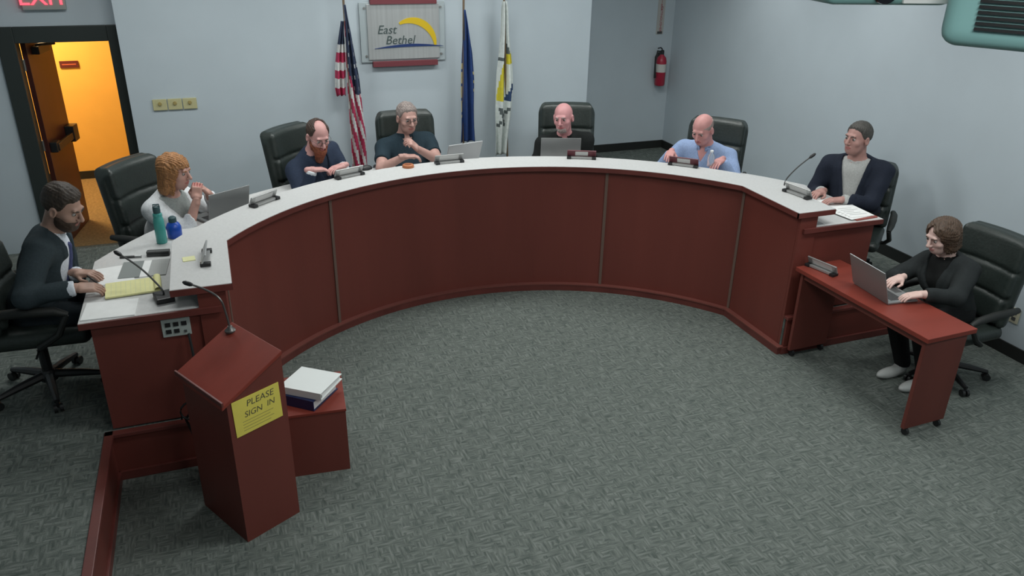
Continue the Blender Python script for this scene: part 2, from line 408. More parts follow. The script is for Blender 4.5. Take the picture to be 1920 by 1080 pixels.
def rbox(P, c, h, r):
    q = np.abs(P-np.array(c, np.float32))-(np.array(h, np.float32)-r)
    return np.sqrt((np.maximum(q, 0)**2).sum(-1))+np.minimum(q.max(-1), 0)-r
def smin(a, b, k):
    hh = np.clip(.5+.5*(b-a)/k, 0, 1); return b*(1-hh)+a*hh-k*hh*(1-hh)
def np_mesh(name, parts, mats, parent, fmat=None):
    V = []; Q = []; n = 0
    for v, q in parts: V.append(v); Q.append(q+n); n += len(v)
    V = np.concatenate(V); Q = np.concatenate(Q)
    me = bpy.data.meshes.new(name); me.vertices.add(len(V)); me.vertices.foreach_set('co', V.astype(np.float32).ravel())
    me.loops.add(len(Q)*4); me.loops.foreach_set('vertex_index', Q.astype(np.int32).ravel())
    me.polygons.add(len(Q)); me.polygons.foreach_set('loop_start', np.arange(0, len(Q)*4, 4, dtype=np.int32))
    me.polygons.foreach_set('use_smooth', np.ones(len(Q), bool))
    for m in mats: me.materials.append(m)
    if fmat is not None: me.polygons.foreach_set('material_index', fmat(V[Q].mean(1)).astype(np.int32))
    me.update(calc_edges=True); me.validate()
    return link(me, name, parent)

# ------------------------------------------------------------------ office chairs
def make_chair():
    t = thing('office_chair', 'chair', 'chair')
    h = .011
    P = grid((-.36, -.16, .36), (.36, .36, .58), h)
    d = smin(rbox(P, (0, .07, .455), (.265, .27, .055), .05), ell(P, (0, .08, .47), (.25, .26, .06)), .03)
    np_mesh('seat', [snets(d, (-.36, -.16, .36), h)], [LEATHER], t)
    lo = (-.36, -.48, .46); P = grid(lo, (.36, -.02, 1.24), h)
    Q = P.copy(); Q[..., 1] = P[..., 1]+.16+(P[..., 2]-.5)*.16+ .05*(P[..., 0]/.27)**2*-1     # reclined, wrapped frame
    d = rbox(Q, (0, -.03, .83), (.272, .05, .335), .048)
    for z, hz, w in ((1.045, .12, .25), (.835, .105, .25), (.635, .105, .24)):
        d = smin(d, rbox(Q, (0, .025, z), (w, .045, hz), .042), .012)
    cr = ((P[..., 2]-1.0)/.165)
    d = np.maximum(d, (np.abs(P[..., 0])-.275+np.clip(cr, 0, 1)**3*.06))
    np_mesh('backrest', [snets(d, lo, h)], [LEATHER], t)
    for s in (-1, 1):
        pad = MB().tube([(s*.31, .26, .63), (s*.315, .20, .66), (s*.315, .05, .672), (s*.31, -.10, .668), (s*.295, -.20, .66)], [.018, .027, .030, .028, .022], 10)
        ar = pad.build('armrest', RUBBER, t, smooth=True)
        MB().tube([(s*.31, .25, .63), (s*.325, .20, .52), (s*.29, .08, .43), (s*.18, .04, .405)], .019, 8).build('arm_support', RUBBER, ar, smooth=True)
    c = MB(); c.lathe([(.03, .12), (.03, .28), (.022, .28), (.022, .38)], n=14); c.bx(-.12, .12, -.10, .14, .375, .405)
    c.build('gas_column', BLACK, t)
    MB().tube([(.1, .05, .385), (.28, .05, .38), (.31, .05, .375)], .007, 6).build('tilt_lever', BLACK, t)
    c = MB(); c.lathe([(.05, .07), (.055, .10), (.035, .14)], n=14)
    base = c.build('base_hub', BLACK, t)
    for k in range(5):
        an = 2*PI*k/5+.3; ca, sa = math.cos(an), math.sin(an)
        MB().tube([(.04*ca, .04*sa, .105), (.18*ca, .18*sa, .09), (.31*ca, .31*sa, .07)], [.028, .024, .016], 8).build('base_leg', BLACK, t, smooth=True)
        ax = Vector((-sa, ca, 0)); M = frame_mtx((0, 0, 0), ax.cross(Vector((0, 0, 1))), (0, 0, 1)).to_3x3()
        cs = MB()
        for s in (-1, 1): cs.lathe([(.012, -.009), (.027, -.009), (.027, .009), (.012, .009)], (.31*ca-sa*s*.016, .31*sa+ca*s*.016, .027), 14, M)
        cs.lathe([(.008, .03), (.008, .075)], (.31*ca, .31*sa, 0), 8)
        cs.build('caster', BLACK, t)
    return t

# ------------------------------------------------------------------ people
def norm(v): v = np.array(v, float); return v/np.linalg.norm(v)
def ik(S, Wr, l1, l2, hint):
    S = np.array(S, float); Wr = np.array(Wr, float); d = Wr-S; D = np.linalg.norm(d)
    if D > (l1+l2)*.985: Wr = S+d/D*(l1+l2)*.985; d = Wr-S; D = np.linalg.norm(d)
    x = (l1*l1-l2*l2+D*D)/(2*D); y = math.sqrt(max(l1*l1-x*x, 1e-6)); n = d/D
    hn = np.array(hint, float); hn = norm(hn-n*(hn@n)); return S+n*x+hn*y, Wr
def hand(W, fdir, palm, thumb_side, curl=.5, sc=1., name=None):
    """hand with palm, four bent fingers and a thumb; W wrist, fdir finger direction, palm = palm normal"""
    f = norm(fdir); n = np.array(palm, float); n = norm(n-f*(n@f)); s = np.cross(f, n)*thumb_side   # s points to the thumb side
    W = np.array(W, float); h = .0034
    ctr = W+f*.08*sc; lo = ctr-.125*sc; hi = ctr+.125*sc; P = grid(lo, hi, h)
    L = np.stack([(P-W)@s, (P-W)@f, (P-W)@(-n)], -1)/sc            # local: x thumb side, y along fingers, z back of hand
    d = seg(L, (0, -.035, 0), (0, .012, 0), .026, .026)
    d = smin(d, rbox(L, (0, .052, 0), (.040, .046, .014), .013), .02)
    d = smin(d, ell(L, (.026, .03, -.006), (.018, .032, .014)), .015)
    for i, (x, ln, r) in enumerate(((.031, .068, .0092), (.0105, .077, .0095), (-.0105, .071, .0090), (-.031, .056, .0080))):
        p = np.array((x, .094, .0)); an = 0.; fl = (ln*.46, ln*.30, ln*.24); fd = d*0+9.
        sp = x*.9
        for j in range(3):
            an += curl*(.75, .9, .6)[j]
            q = p+fl[j]*np.array((sp*.6, math.cos(an), -math.sin(an)))
            fd = np.minimum(fd, seg(L, p, q, r*(1-.06*j), r*(.94-.06*j))); p = q
        d = smin(d, fd, .006)
    p0 = np.array((.034, .022, -.006)); p1 = np.array((.060, .055, -.016-curl*.01)); p2 = np.array((.062-.02*curl, .088, -.022-curl*.02))
    d = smin(d, np.minimum(seg(L, p0, p1, .0135, .011), seg(L, p1, p2, .0105, .0085)), .01)
    return snets(d*sc, lo, h)

SKINS = {}
def person(label, loc, rz, head, look, hands, cfg):
    """loc: world floor point under the hips; rz: facing (+y local); head: world head centre; look: local (yaw, pitch, roll)
    hands: for side -1 (left, -x) and +1 (right, +x): dict(w=world wrist, f=world finger dir, p=world palm normal, curl)"""
    t = thing('person', label, 'person', loc, rz)
    Mi = (Matrix.Translation(Vector(loc)) @ Matrix.Rotation(rz, 4, 'Z')).inverted(); R3 = Mi.to_3x3()
    tl = lambda p: np.array(Mi @ Vector(p)); tv = lambda p: np.array(R3 @ Vector(p))
    hc = tl(head); sc = cfg.get('sc', 1.); bw = cfg.get('bw', 1.); belly = cfg.get('belly', 0.)
    skin = mat('skin_'+cfg['skin_name'], cfg['skin'], .55, noise=.06, nscale=25)
    yaw, pit, rol = look
    Rh = np.array((Matrix.Rotation(yaw, 3, 'Z') @ Matrix.Rotation(pit, 3, 'X') @ Matrix.Rotation(rol, 3, 'Y')))
    Hs = cfg.get('hs', 1.06)
    H = np.array((0, 0, .565)); nb = hc+Rh @ np.array((0, -.035, -.09))*Hs+np.array((0, -.03, -.085)); N = nb
    up = norm(N-H); Lt = np.linalg.norm(N-H); X = np.array((math.cos(cfg.get('twist', 0)), math.sin(cfg.get('twist', 0)), 0)); X = norm(X-up*(X@up)); Fw = np.cross(up, X)
    T = lambda l, f, u: H+X*l+Fw*f+up*u
    sw = .188*bw
    sh = {s: T(s*sw, -.005, Lt-.075) for s in (-1, 1)}
    wr = {}; el = {}
    for s in (-1, 1):
        hd = hands[s]; hint = tv(hd['hint']) if 'hint' in hd else np.array((s*.6, -.3, -1.))
        el[s], wr[s] = ik(sh[s], tl(hd['w']), .29*sc, .255*sc, hint)
    h = .0095
    pts = np.array([H, N, *sh.values(), *el.values(), *wr.values()]); lo = pts.min(0)-.2; hi = pts.max(0)+.16; lo[2] = .40
    P = grid(lo, hi, h)
    q = P-H.astype(np.float32); q = np.stack([q@X, q@Fw, q@up], -1).astype(np.float32)
    k = Lt/.50
    tor = ell(q, (0, -.01, .0), (.175*bw, .135, .14))
    tor = smin(tor, ell(q, (0, .01+belly*.5, .15*k), (.158*bw, .118+belly, .21*k)), .06)
    tor = smin(tor, ell(q, (0, 0, .33*k), (.172*bw, .118, .20*k)), .06)
    tor = smin(tor, seg(q, (-.15*bw, -.012, Lt-.085), (.15*bw, -.012, Lt-.085), .062, .062), .05)
    for s in (-1, 1): tor = smin(tor, seg(q, (0, -.025, Lt-.02), (s*.13*bw, -.012, Lt-.06), .05, .045), .03)
    if cfg.get('bust'):
        for s in (-1, 1): tor = smin(tor, ell(q, (s*.07, .095, .30*k), (.06, .05, .06)), .04)
    arm = None
    for s in (-1, 1):
        d = smin(seg(P, sh[s], el[s], .064*sc, .047*sc), seg(P, el[s], wr[s], .045*sc, .029*sc), .02)
        arm = d if arm is None else np.minimum(arm, d)
    full = smin(tor, arm, .035)
    neck = seg(P, N, hc+Rh @ np.array((0, -.03, -.05)), .06*Hs, .055*Hs)
    island = [snets(smin(full, neck, .04), lo, h)]
    # ---- head
    hh = .0046; hl_ = hc-.20; P2 = grid(hl_-np.array((0, 0, .06)), hc+.17, hh); hl_ = hl_-np.array((0, 0, .06))
    L = ((P2-hc.astype(np.float32)) @ Rh.astype(np.float32))/Hs
    d = ell(L, (0, -.018, .035), (.076, .096, .086))
    d = smin(d, ell(L, (0, .022, -.03), (.062, .068, .088)), .03)
    jw = cfg.get('jaw', 1.)
    d = smin(d, ell(L, (0, .040, -.078), (.046*jw, .046, .040)), .025)
    for s in (-1, 1): d = smin(d, ell(L, (s*.042, .055, -.022), (.022, .022, .02)), .02)
    d = smin(d, seg(L, (-.036, .080, .032), (.036, .080, .032), .010, .010), .015)
    for s in (-1, 1): d = -smin(-d, ell(L, (s*.032, .100, .010), (.019, .016, .0095)), .012)
    d = smin(d, seg(L, (0, .090, .016), (0, .112, -.022), .008, .013), .010)
    for s in (-1, 1): d = smin(d, ell(L, (s*.012, .099, -.027), (.009, .010, .008)), .006)
    d = smin(d, ell(L, (0, .087, -.052), (.024, .012, .006)), .005)
    d = smin(d, ell(L, (0, .085, -.063), (.021, .012, .007)), .004)
    for s in (-1, 1):
        e_ = np.maximum(ell(L, (s*.080, -.010, -.005), (.012, .021, .034)), -ell(L, (s*.092, -.004, -.004), (.010, .012, .022)))
        d = smin(d, e_, .006)
    Nl = Rh.T @ (N-hc)/Hs
    d = smin(d, seg(L, (0, -.03, -.05), Nl, .055, .06), .025)
    island.append(snets(d*Hs, hl_, hh))
    for s in (-1, 1):
        hd = hands[s]
        island.append(hand(wr[s], tv(hd['f']), tv(hd['p']), 1 if s > 0 else -1, hd.get('curl', .5), sc*.98))
    lipm = mat('lip_'+cfg['skin_name'], tuple(c*v for c, v in zip(cfg['skin'], (.85, .55, .58))), .5)
    def fm(c):
        l = (c-hc) @ Rh/Hs
        return (((l[:, 0]/.025)**2+((l[:, 2]+.0575)/.011)**2 < 1) & (l[:, 1] > .085)).astype(int)
    np_mesh('body', island, [skin, lipm], t, fm)
    # ---- eyes
    eyew = mat('eye_white', (.40, .36, .34), .3); iris = mat('iris_dark', (.03, .025, .02), .2)
    for s in (-1, 1):
        mb = MB()
        c = np.array((s*.0315, .0770, .0090)); r = .0112
        n1 = 10
        vs = []; fs = []
        for i in range(n1+1):
            for j in range(12):
                a1 = PI*i/n1; a2 = 2*PI*j/12  # iris cap looks forward
                p = c+r*np.array((math.sin(a1)*math.cos(a2), math.cos(a1), math.sin(a1)*math.sin(a2))); vs.append(hc+Rh@p*Hs)
        for i in range(n1):
            for j in range(12): fs.append((i*12+j, i*12+(j+1) % 12, (i+1)*12+(j+1) % 12, (i+1)*12+j))
        mb.cur = 1; mb.add(vs, fs[:24]); mb.cur = 0; mb.v = mb.v; mb.f += fs[24:]; mb.m += [0]*len(fs[24:])
        mb.build('eye', [eyew, iris], t, smooth=True)
    hairm = mat('hair_'+cfg['hair_name'], cfg['hair'], .6, noise=.45, nscale=110, stretch=(1, 1, .2), bump=.4)
    for s in (-1, 1):
        pts_ = [hc+Rh@np.array((s*x, y, z))*Hs for x, y, z in ((.014, .0935, .027), (.030, .0925, .033), (.047, .080, .029))]
        MB().tube(pts_, [.0035, .004, .0025], 6).build('eyebrow', mat('brow_'+cfg['hair_name'], tuple(c*.8 for c in cfg['hair']), .7), t, smooth=True)
    # ---- hair and beard
    hst = cfg.get('hairstyle', 'short'); x, y, z = L[..., 0], L[..., 1], L[..., 2]
    wob = .0022*np.sin(x*260+y*140+2*np.sin(z*90))*np.sin(z*210+y*170)+.0015*np.sin(x*95-y*70)
    cap = ell(L, (0, -.020, .040), (.084, .103, .092))+wob
    line = (y-.078)*.83+.072-np.clip(-y, 0, .1)*.55-z            # > 0 below the hairline
    hairf = None
    line = line+(.010+.010*np.clip(np.abs(x)/.055, 0, 1)**2)*np.clip((y-.0)/.05, 0, 1)
    line = line-.032*np.clip((np.abs(x)-.05)/.02, 0, 1)*np.clip((.062-y)/.03, 0, 1)*(y > -.03)
    taper = .011*np.clip(1+line/.030, 0, 1)
    vol = cfg.get('vol', 0.)*np.clip((z-.06)/.05, 0, 1)
    if hst == 'short':
        hairf = np.maximum(cap+taper-vol, line); sb = np.maximum(np.maximum(cap+.008, np.abs(y-.012)-.012), np.maximum(-z-.022, z-.05))
        hairf = np.minimum(hairf, sb)
    elif hst == 'fringe': hairf = np.maximum(np.maximum(cap+.006, (y-.05)*.83+.040-z), z-.055-np.clip(-y, 0, 1)*.1)
    elif hst == 'receding': hairf = np.maximum(np.maximum(cap+.002, np.maximum((y-.05)*.83+.05-z, (y-.035))), -ell(L, (0, .06, .115), (.055, .10, .05)))
    elif hst == 'bob':
        ln = cfg.get('hlen', .125)
        o_ = smin(ell(L, (0, -.022, .035), (.096, .113, .098)), seg(np.stack([x*.86, y+.02, z], -1), (0, -.012, .02), (0, -.012, -ln+.03), .090, .086), .03)
        o_ = np.maximum(o_, -z-ln+wob*2)
        face = np.maximum(np.maximum(-(y-.022), np.abs(x)-.058-np.clip(-z, 0, .1)*.06), z-cfg.get('bang', .055)+np.abs(x-.01)*cfg.get('part', 0.))
        hairf = np.maximum(o_+wob*2.2, -face+wob); hairf = np.maximum(hairf, -seg(L, (0, .06, -.20), (0, .03, -.10), .075, .06))
    if hairf is not None: np_mesh('hair', [snets(hairf*Hs, hl_, hh)], [hairm], t)
    if 'beard' in cfg:
        kind, bc = cfg['beard']
        bm_ = mat('beard_'+cfg['hair_name'], bc, .75, noise=.3, nscale=70)
        jawf = smin(ell(L, (0, .042, -.078), (.054*jw, .055, .048)), ell(L, (0, .022, -.045), (.069, .074, .075)), .02)+wob
        if kind == 'full': bf = np.maximum(jawf, np.maximum(z+.028+np.clip(y-.03, 0, .1)*.28, -(y+.005)))
        elif kind == 'long':
            bf = np.minimum(jawf, seg(L, (0, .062, -.085), (0, .062, -.175), .052, .03)); bf = np.maximum(bf+wob, np.maximum(z+.026+np.clip(y-.03, 0, .1)*.28, -(y+.005)))
        else: bf = np.maximum(jawf+.006, np.maximum(np.maximum(z+.066, -(y-.03)), np.abs(x)-.040))
        bf = np.maximum(bf, -ell(L, (0, .10, -.057), (.022, .03, .009)))
        np_mesh('beard', [snets(bf*Hs, hl_, hh)], [bm_], t)
    if cfg.get('glasses'):
        gm = MB()
        for s in (-1, 1):
            ring = [hc+Rh@np.array((s*.032+.021*math.cos(a_), .103, .008+.016*math.sin(a_)))*Hs for a_ in np.linspace(0, 2*PI, 15)]
            gm.tube(ring, .0016, 5); gm.tube([hc+Rh@np.array(p)*Hs for p in ((s*.053, .102, .012), (s*.078, .06, .012), (s*.082, -.01, .008))], .0016, 5)
        gm.tube([hc+Rh@np.array(p)*Hs for p in ((-.011, .104, .012), (.011, .104, .012))], .0016, 5)
        gm.build('glasses', DKGREY, t)
    # ---- clothing on the upper body
    lat, fwd, ht = q[..., 0], q[..., 1], q[..., 2]
    cutneck = seg(P, N+up*.012, N+up*.12+Fw*.03, .058, .080)
    def fabric(nm, c, **kw): return mat(nm, c, .85, noise=.12, nscale=90, bump=.06, spec=.2, **kw)
    # wrist half-spaces: beyond the cuff and close to the forearm axis
    def beyond(back):
        c = None
        for s in (-1, 1):
            ax = norm(wr[s]-el[s]); d = -((P-wr[s].astype(np.float32))@ax.astype(np.float32))-back
            d = np.maximum(d, seg(P, wr[s]-ax*.1, wr[s]+ax*.2, .09, .09)); c = d if c is None else np.minimum(c, d)
        return c                                             # < 0 inside the region beyond the cuff
    def above_elbow(fr_):
        c = None
        for s in (-1, 1):
            ax = norm(el[s]-sh[s]); m_ = sh[s]+(el[s]-sh[s])*fr_
            d = np.maximum(-((P-m_.astype(np.float32))@ax.astype(np.float32)), np.minimum(seg(P, m_, el[s]+ax*.05, .085, .085), seg(P, el[s], wr[s]+norm(wr[s]-el[s])*.1, .08, .08)))
            c = d if c is None else np.minimum(c, d)
        return c
    vb = cfg.get('vb', .17)*k; vw = cfg.get('vw', .075)
    vreg = np.maximum(np.abs(lat)-vw*np.clip((ht-vb)/(Lt-vb), 0, 1.2), -fwd)
    vreg = np.maximum(vreg, vb-ht)
    fold = .004*np.sin(ht*38+lat*22)*np.sin(fwd*30+lat*17+1.)
    st = cfg['top']
    if st == 'jacket':
        band = np.clip((.034-np.abs(vreg-.012))/.01, 0, 1)*(fwd > 0)*(ht > vb)
        jf = full-.017-fold-.007*band
        jf = np.maximum(np.maximum(jf, -vreg), -cutneck); jf = np.maximum(jf, -beyond(.03))
        np_mesh('jacket', [snets(jf, lo, h)], [fabric('jacket_'+cfg['skin_name'], cfg['jacket'])], t)
        sf = np.maximum(np.minimum(tor-.007, neck-.011), ht-(Lt+.022))
        sf = np.maximum(sf, -seg(P, N+up*.075+Fw*.02, N+up*.2+Fw*.06, .075, .11)); sf = np.maximum(sf, -(ht-.02))
        np_mesh('shirt', [snets(sf, lo, h)], [fabric('shirt_'+cfg['skin_name'], cfg['shirt'])], t)
        if cfg.get('cuffs', True):
            for s in (-1, 1):
                ax = norm(wr[s]-el[s])
                cf = np.maximum(seg(P, wr[s]-ax*.055, wr[s]-ax*.008, .047*sc, .044*sc), np.abs((P-(wr[s]-ax*.03).astype(np.float32))@ax.astype(np.float32))-.022)
                np_mesh('shirt_cuff', [snets(cf, lo, h)], [fabric('cuff_'+cfg['skin_name'], cfg.get('cuffc', cfg['shirt']))], t)
        if 'tie' in cfg:
            tf = np.maximum(np.maximum(tor-.016, np.abs(lat)-.018-.022*np.clip((Lt-ht)/.35, 0, 1)), np.maximum(-fwd, ht-(Lt-.03)))
            tf = np.maximum(tf, .10-ht)
            tf = np.minimum(tf, ell(q, (0, .10, Lt-.055), (.02, .022, .024)))
            np_mesh('tie', [snets(tf, lo, h)], [fabric('tie_'+cfg['skin_name'], cfg['tie'])], t)
    else:
        tf = full-.013-fold
        if st == 'cardigan': tf = np.maximum(tf, -vreg)
        else:
            vd = cfg.get('vd', .075); vn = np.maximum(np.abs(lat)-.036*np.clip((ht-(Lt-vd-.03))/vd, 0, 1.2), np.maximum(-fwd, Lt-vd-.03-ht))
            tf = np.maximum(tf, -vn)
        tf = np.maximum(tf, -cutneck)
        tf = np.maximum(tf, -above_elbow(.68)) if st == 'polo' else np.maximum(tf, -beyond(.02))
        np_mesh('cardigan' if st == 'cardigan' else ('polo_shirt' if st == 'polo' else 'shirt'), [snets(tf, lo, h)], [fabric('top_'+cfg['skin_name'], cfg['jacket'])], t)
        if st == 'cardigan':
            sf = np.maximum(np.maximum(tor-.007, -cutneck), -(ht-.02))
            np_mesh('blouse', [snets(sf, lo, h)], [fabric('shirt_'+cfg['skin_name'], cfg['shirt'])], t)
        else:
            col = np.maximum(seg(P, N-up*.03, N+up*.028+Fw*.008, .086, .078), -(seg(P, N-up*.05, N+up*.12+Fw*.02, .069, .066)))
            col = np.maximum(col, -np.maximum(np.abs(lat)-.022, -fwd)); col = np.maximum(col, (ht-Lt-.035))
            np_mesh('collar', [snets(col, lo, h)], [fabric('top_'+cfg['skin_name'], cfg['jacket'])], t)
    # ---- legs
    h3 = .013; kx = cfg.get('knee', (.12, .40)); ft = cfg.get('foot', (.12, .40))
    lo3 = np.array((-.34, -.22, -.02)); P3 = grid(lo3, (.34, .75, .68), h3); lf = ell(P3, (0, -.01, .56), (.185*bw, .15, .12))
    for s in (-1, 1):
        d = smin(seg(P3, (s*.095, .0, .545), (s*kx[0], kx[1], .52), .088, .068), seg(P3, (s*kx[0], kx[1], .515), (s*ft[0], ft[1]-.04, .10), .066, .050), .02)
        lf = smin(lf, d, .03)
    np_mesh('trousers', [snets(np.maximum(lf-.006, .075-P3[..., 2]), lo3, h3)], [fabric('trousers_'+cfg['skin_name'], cfg.get('trousers', (.015, .016, .018)))], t)
    for s in (-1, 1):
        ls = (s*ft[0]-.08, ft[1]-.14, -.01); PS = grid(ls, (s*ft[0]+.08, ft[1]+.22, .16), .009)
        sf = smin(ell(PS, (s*ft[0], ft[1]+.06, .035), (.046, .135, .040)), ell(PS, (s*ft[0], ft[1]-.035, .07), (.042, .05, .06)), .03)
        np_mesh('shoe', [snets(np.maximum(sf, .004-PS[..., 2]), ls, .009)], [mat('shoe_'+cfg['skin_name'], cfg.get('shoes', (.012, .012, .012)), .4)], t)
    return t

# ------------------------------------------------------------------ chairs in place
def face(dx, dy): return math.atan2(-dx, dy)
CH = [((-3.08, 1.20, PZ), (1, -.05), 1, 'black leather office chair under the man in the slate suit at left edge'),
      ((-2.36, 2.24, PZ), (.80, -.60), .95, 'black tufted office chair behind the woman in the white cardigan'),
      ((-1.20, 2.95, PZ), (.70, -.71), .95, 'black office chair turned sideways behind the man with the red beard'),
      ((-.29, 3.10, PZ), (-.02, -1), .97, 'black office chair behind the grey haired man in the teal polo'),
      ((1.20, 2.97, PZ), (-.30, -.95), .98, 'black office chair behind the bald man with the white goatee'),
      ((2.28, 2.22, PZ), (-.72, -.70), .94, 'black office chair behind the man in the light blue shirt'),
      ((3.02, 1.15, PZ), (-.76, -.65), .80, 'black office chair by the right wall under the man in the navy blazer'),
      ((2.92, -.10, 0), (-1, -.04), .95, 'black office chair behind the young woman at the small red table')]
proto = make_chair()
for i, (p, d, zs, lab) in enumerate(CH):
    o = proto if i == 0 else copy_tree(proto)
    o.location = p; o.rotation_euler = (0, 0, face(*d)); o.scale = (1, 1, zs); tag(o, lab, 'chair', 'black office chairs')

# ------------------------------------------------------------------ people in place
PINK = (.50, .27, .235); PALE = (.56, .36, .31); TAN = (.42, .25, .19)
FLATP = (0, 0, -1)
person('man in slate suit, white shirt and blue tie, writing on a yellow pad', (-3.05, 1.22, PZ), face(1, -.16), (-2.80, 1.24, 1.455), (-.28, -.42, 0),
       {1: dict(w=(-2.765, .905, 1.085), f=(.95, .05, -.12), p=(.0, .25, -1), curl=.55, hint=(-.5, -.6, -.5)), -1: dict(w=(-2.80, 1.20, 1.06), f=(.9, -.4, 0), p=FLATP, curl=.4, hint=(-.3, .8, -.6))},
       dict(skin_name='suit_left', skin=(.40, .245, .19), hair=(.038, .026, .018), hair_name='dark_brown', hairstyle='short', vol=.012, beard=('full', (.055, .033, .022)), top='jacket', jacket=(.030, .043, .050), shirt=(.62, .66, .72), tie=(.055, .065, .15), trousers=(.022, .03, .036), vb=.05, vw=.078))
person('woman with red blond bob and white cardigan, hands folded under her chin', (-2.34, 2.23, PZ), face(.80, -.60), (-2.215, 2.12, 1.375), (.12, -.16, 0),
       {1: dict(w=(-2.10, 2.00, 1.20), f=(.10, .30, .75), p=(.2, .8, .1), curl=.75, hint=(.2, -.3, -1)), -1: dict(w=(-2.02, 2.10, 1.205), f=(-.35, -.35, .55), p=(-.6, -.3, .3), curl=.75, hint=(.6, .3, -1))},
       dict(skin_name='woman_left', skin=(.55, .31, .255), hair=(.34, .155, .055), hair_name='red_blond', hairstyle='bob', hlen=.15, bang=.050, top='cardigan', jacket=(.66, .68, .70), shirt=(.34, .37, .36), bw=.88, sc=.92, bust=True, hs=1.0, vb=.02, vw=.11))
person('man with long red beard in navy jacket, leaning on the ledge', (-1.18, 2.93, PZ), face(.62, -.78), (-1.145, 2.70, 1.415), (-.38, -.42, 0),
       {1: dict(w=(-1.24, 2.50, 1.20), f=(.9, .1, -.05), p=FLATP, curl=.5, hint=(-.4, .1, -1)), -1: dict(w=(-.98, 2.58, 1.19), f=(-.8, -.5, 0), p=FLATP, curl=.5, hint=(.35, .3, -1))},
       dict(skin_name='beard_man', skin=(.56, .30, .28), hair=(.050, .030, .022), hair_name='brown_red', hairstyle='receding', beard=('long', (.235, .072, .035)), top='jacket', jacket=(.024, .035, .062), shirt=(.022, .03, .05), bw=1.08, cuffs=True, cuffc=(.6, .63, .66), glasses=True))
person('grey haired man in dark teal polo with bare forearms on the desk', (-.30, 3.13, PZ), face(.05, -1), (-.318, 3.08, 1.43), (.12, -.18, 0),
       {1: dict(w=(-.43, 2.76, 1.175), f=(.9, -.15, 0), p=FLATP, curl=.6, hint=(-1, .3, -.8)), -1: dict(w=(-.30, 2.82, 1.22), f=(-.6, -.2, .65), p=(-.5, .3, -.3), curl=.95, hint=(1, .4, -.7))},
       dict(skin_name='polo_man', skin=(.47, .275, .235), hair=(.23, .19, .175), hair_name='grey', hairstyle='short', top='polo', jacket=(.018, .034, .046), bw=1.1, belly=.03, glasses=True))
person('bald man with white goatee in black shirt behind a laptop', (1.18, 2.95, PZ), face(-.34, -.94), (1.06, 2.80, 1.405), (-.34, -.12, .08),
       {1: dict(w=(.92, 2.76, 1.06), f=(.2, -.9, 0), p=FLATP, curl=.4, hint=(-.3, .3, -1)), -1: dict(w=(1.14, 2.70, 1.06), f=(-.3, -.9, 0), p=FLATP, curl=.4, hint=(.3, .3, -1))},
       dict(skin_name='bald_man', skin=(.56, .265, .27), hair=(.42, .40, .38), hair_name='white_grey', hairstyle='none', beard=('goatee', (.40, .33, .31)), top='polo_long', jacket=(.010, .012, .012), bw=1.08, belly=.02))
person('bald pink headed man in light blue shirt reading at the ledge', (2.22, 2.18, PZ), face(-.80, -.60), (2.045, 2.04, 1.405), (-.10, -.45, 0),
       {1: dict(w=(1.84, 2.18, 1.19), f=(-.6, -.7, -.1), p=FLATP, curl=.4, hint=(-.3, .6, -1)), -1: dict(w=(2.12, 1.82, 1.19), f=(-.8, -.5, -.1), p=FLATP, curl=.4, hint=(.5, -.5, -1))},
       dict(skin_name='blue_man', skin=(.56, .27, .255), hair=(.30, .24, .22), hair_name='pinkish_grey', hairstyle='fringe', top='shirt_long', jacket=(.27, .36, .56), bw=1.12, belly=.03))
person('man in navy blazer and grey checked shirt looking toward the flags', (3.02, 1.16, PZ), face(-.84, -.54), (2.86, 1.10, 1.495), (-.42, -.02, 0),
       {1: dict(w=(2.66, 1.16, 1.06), f=(-.8, -.3, 0), p=FLATP, curl=.4, hint=(-.1, .5, -1)), -1: dict(w=(2.66, .93, 1.06), f=(-.9, .2, 0), p=FLATP, curl=.4, hint=(.3, -.5, -1))},
       dict(skin_name='blazer_man', skin=(.42, .23, .20), hair=(.058, .054, .048), hair_name='dark_grey', hairstyle='short', top='jacket', jacket=(.017, .022, .036), shirt=(.42, .43, .42), bw=1.12, belly=.03, vb=.02, vw=.10))
person('young woman with brown bob and black blazer typing at the small table', (2.84, -.09, 0), face(-1, -.06), (2.665, -.03, 1.10), (-.12, -.36, 0),
       {1: dict(w=(2.44, .02, .80), f=(-.9, -.1, -.1), p=FLATP, curl=.4, hint=(.1, .8, -.6)), -1: dict(w=(2.36, -.24, .80), f=(-.9, .25, -.1), p=FLATP, curl=.4, hint=(.2, -.9, -.6))},
       dict(skin_name='clerk', skin=(.66, .46, .41), hair=(.075, .045, .028), hair_name='brown', hairstyle='bob', hlen=.10, bang=.108, part=.9, top='jacket', jacket=(.020, .024, .025), shirt=(.008, .009, .009), bw=.88, sc=.92, bust=True, hs=1.0, vb=.12, vw=.09, cuffs=False, shoes=(.45, .47, .46), foot=(.10, .24), knee=(.11, .38), trousers=(.010, .011, .012)))

# ------------------------------------------------------------------ lectern and what is on it
PA = Vector((-2.033, -.249, 0)); pu = Vector((.8811, .4730, 0)); pv = Vector((-.4730, .8811, 0))
LZ, HZ, PD, PW = .85, 1.005, .324, .44
lec = thing('lectern', 'dark red wooden lectern with slanted top and yellow sheet on its side', 'lectern', PA, math.atan2(pu.y, pu.x))
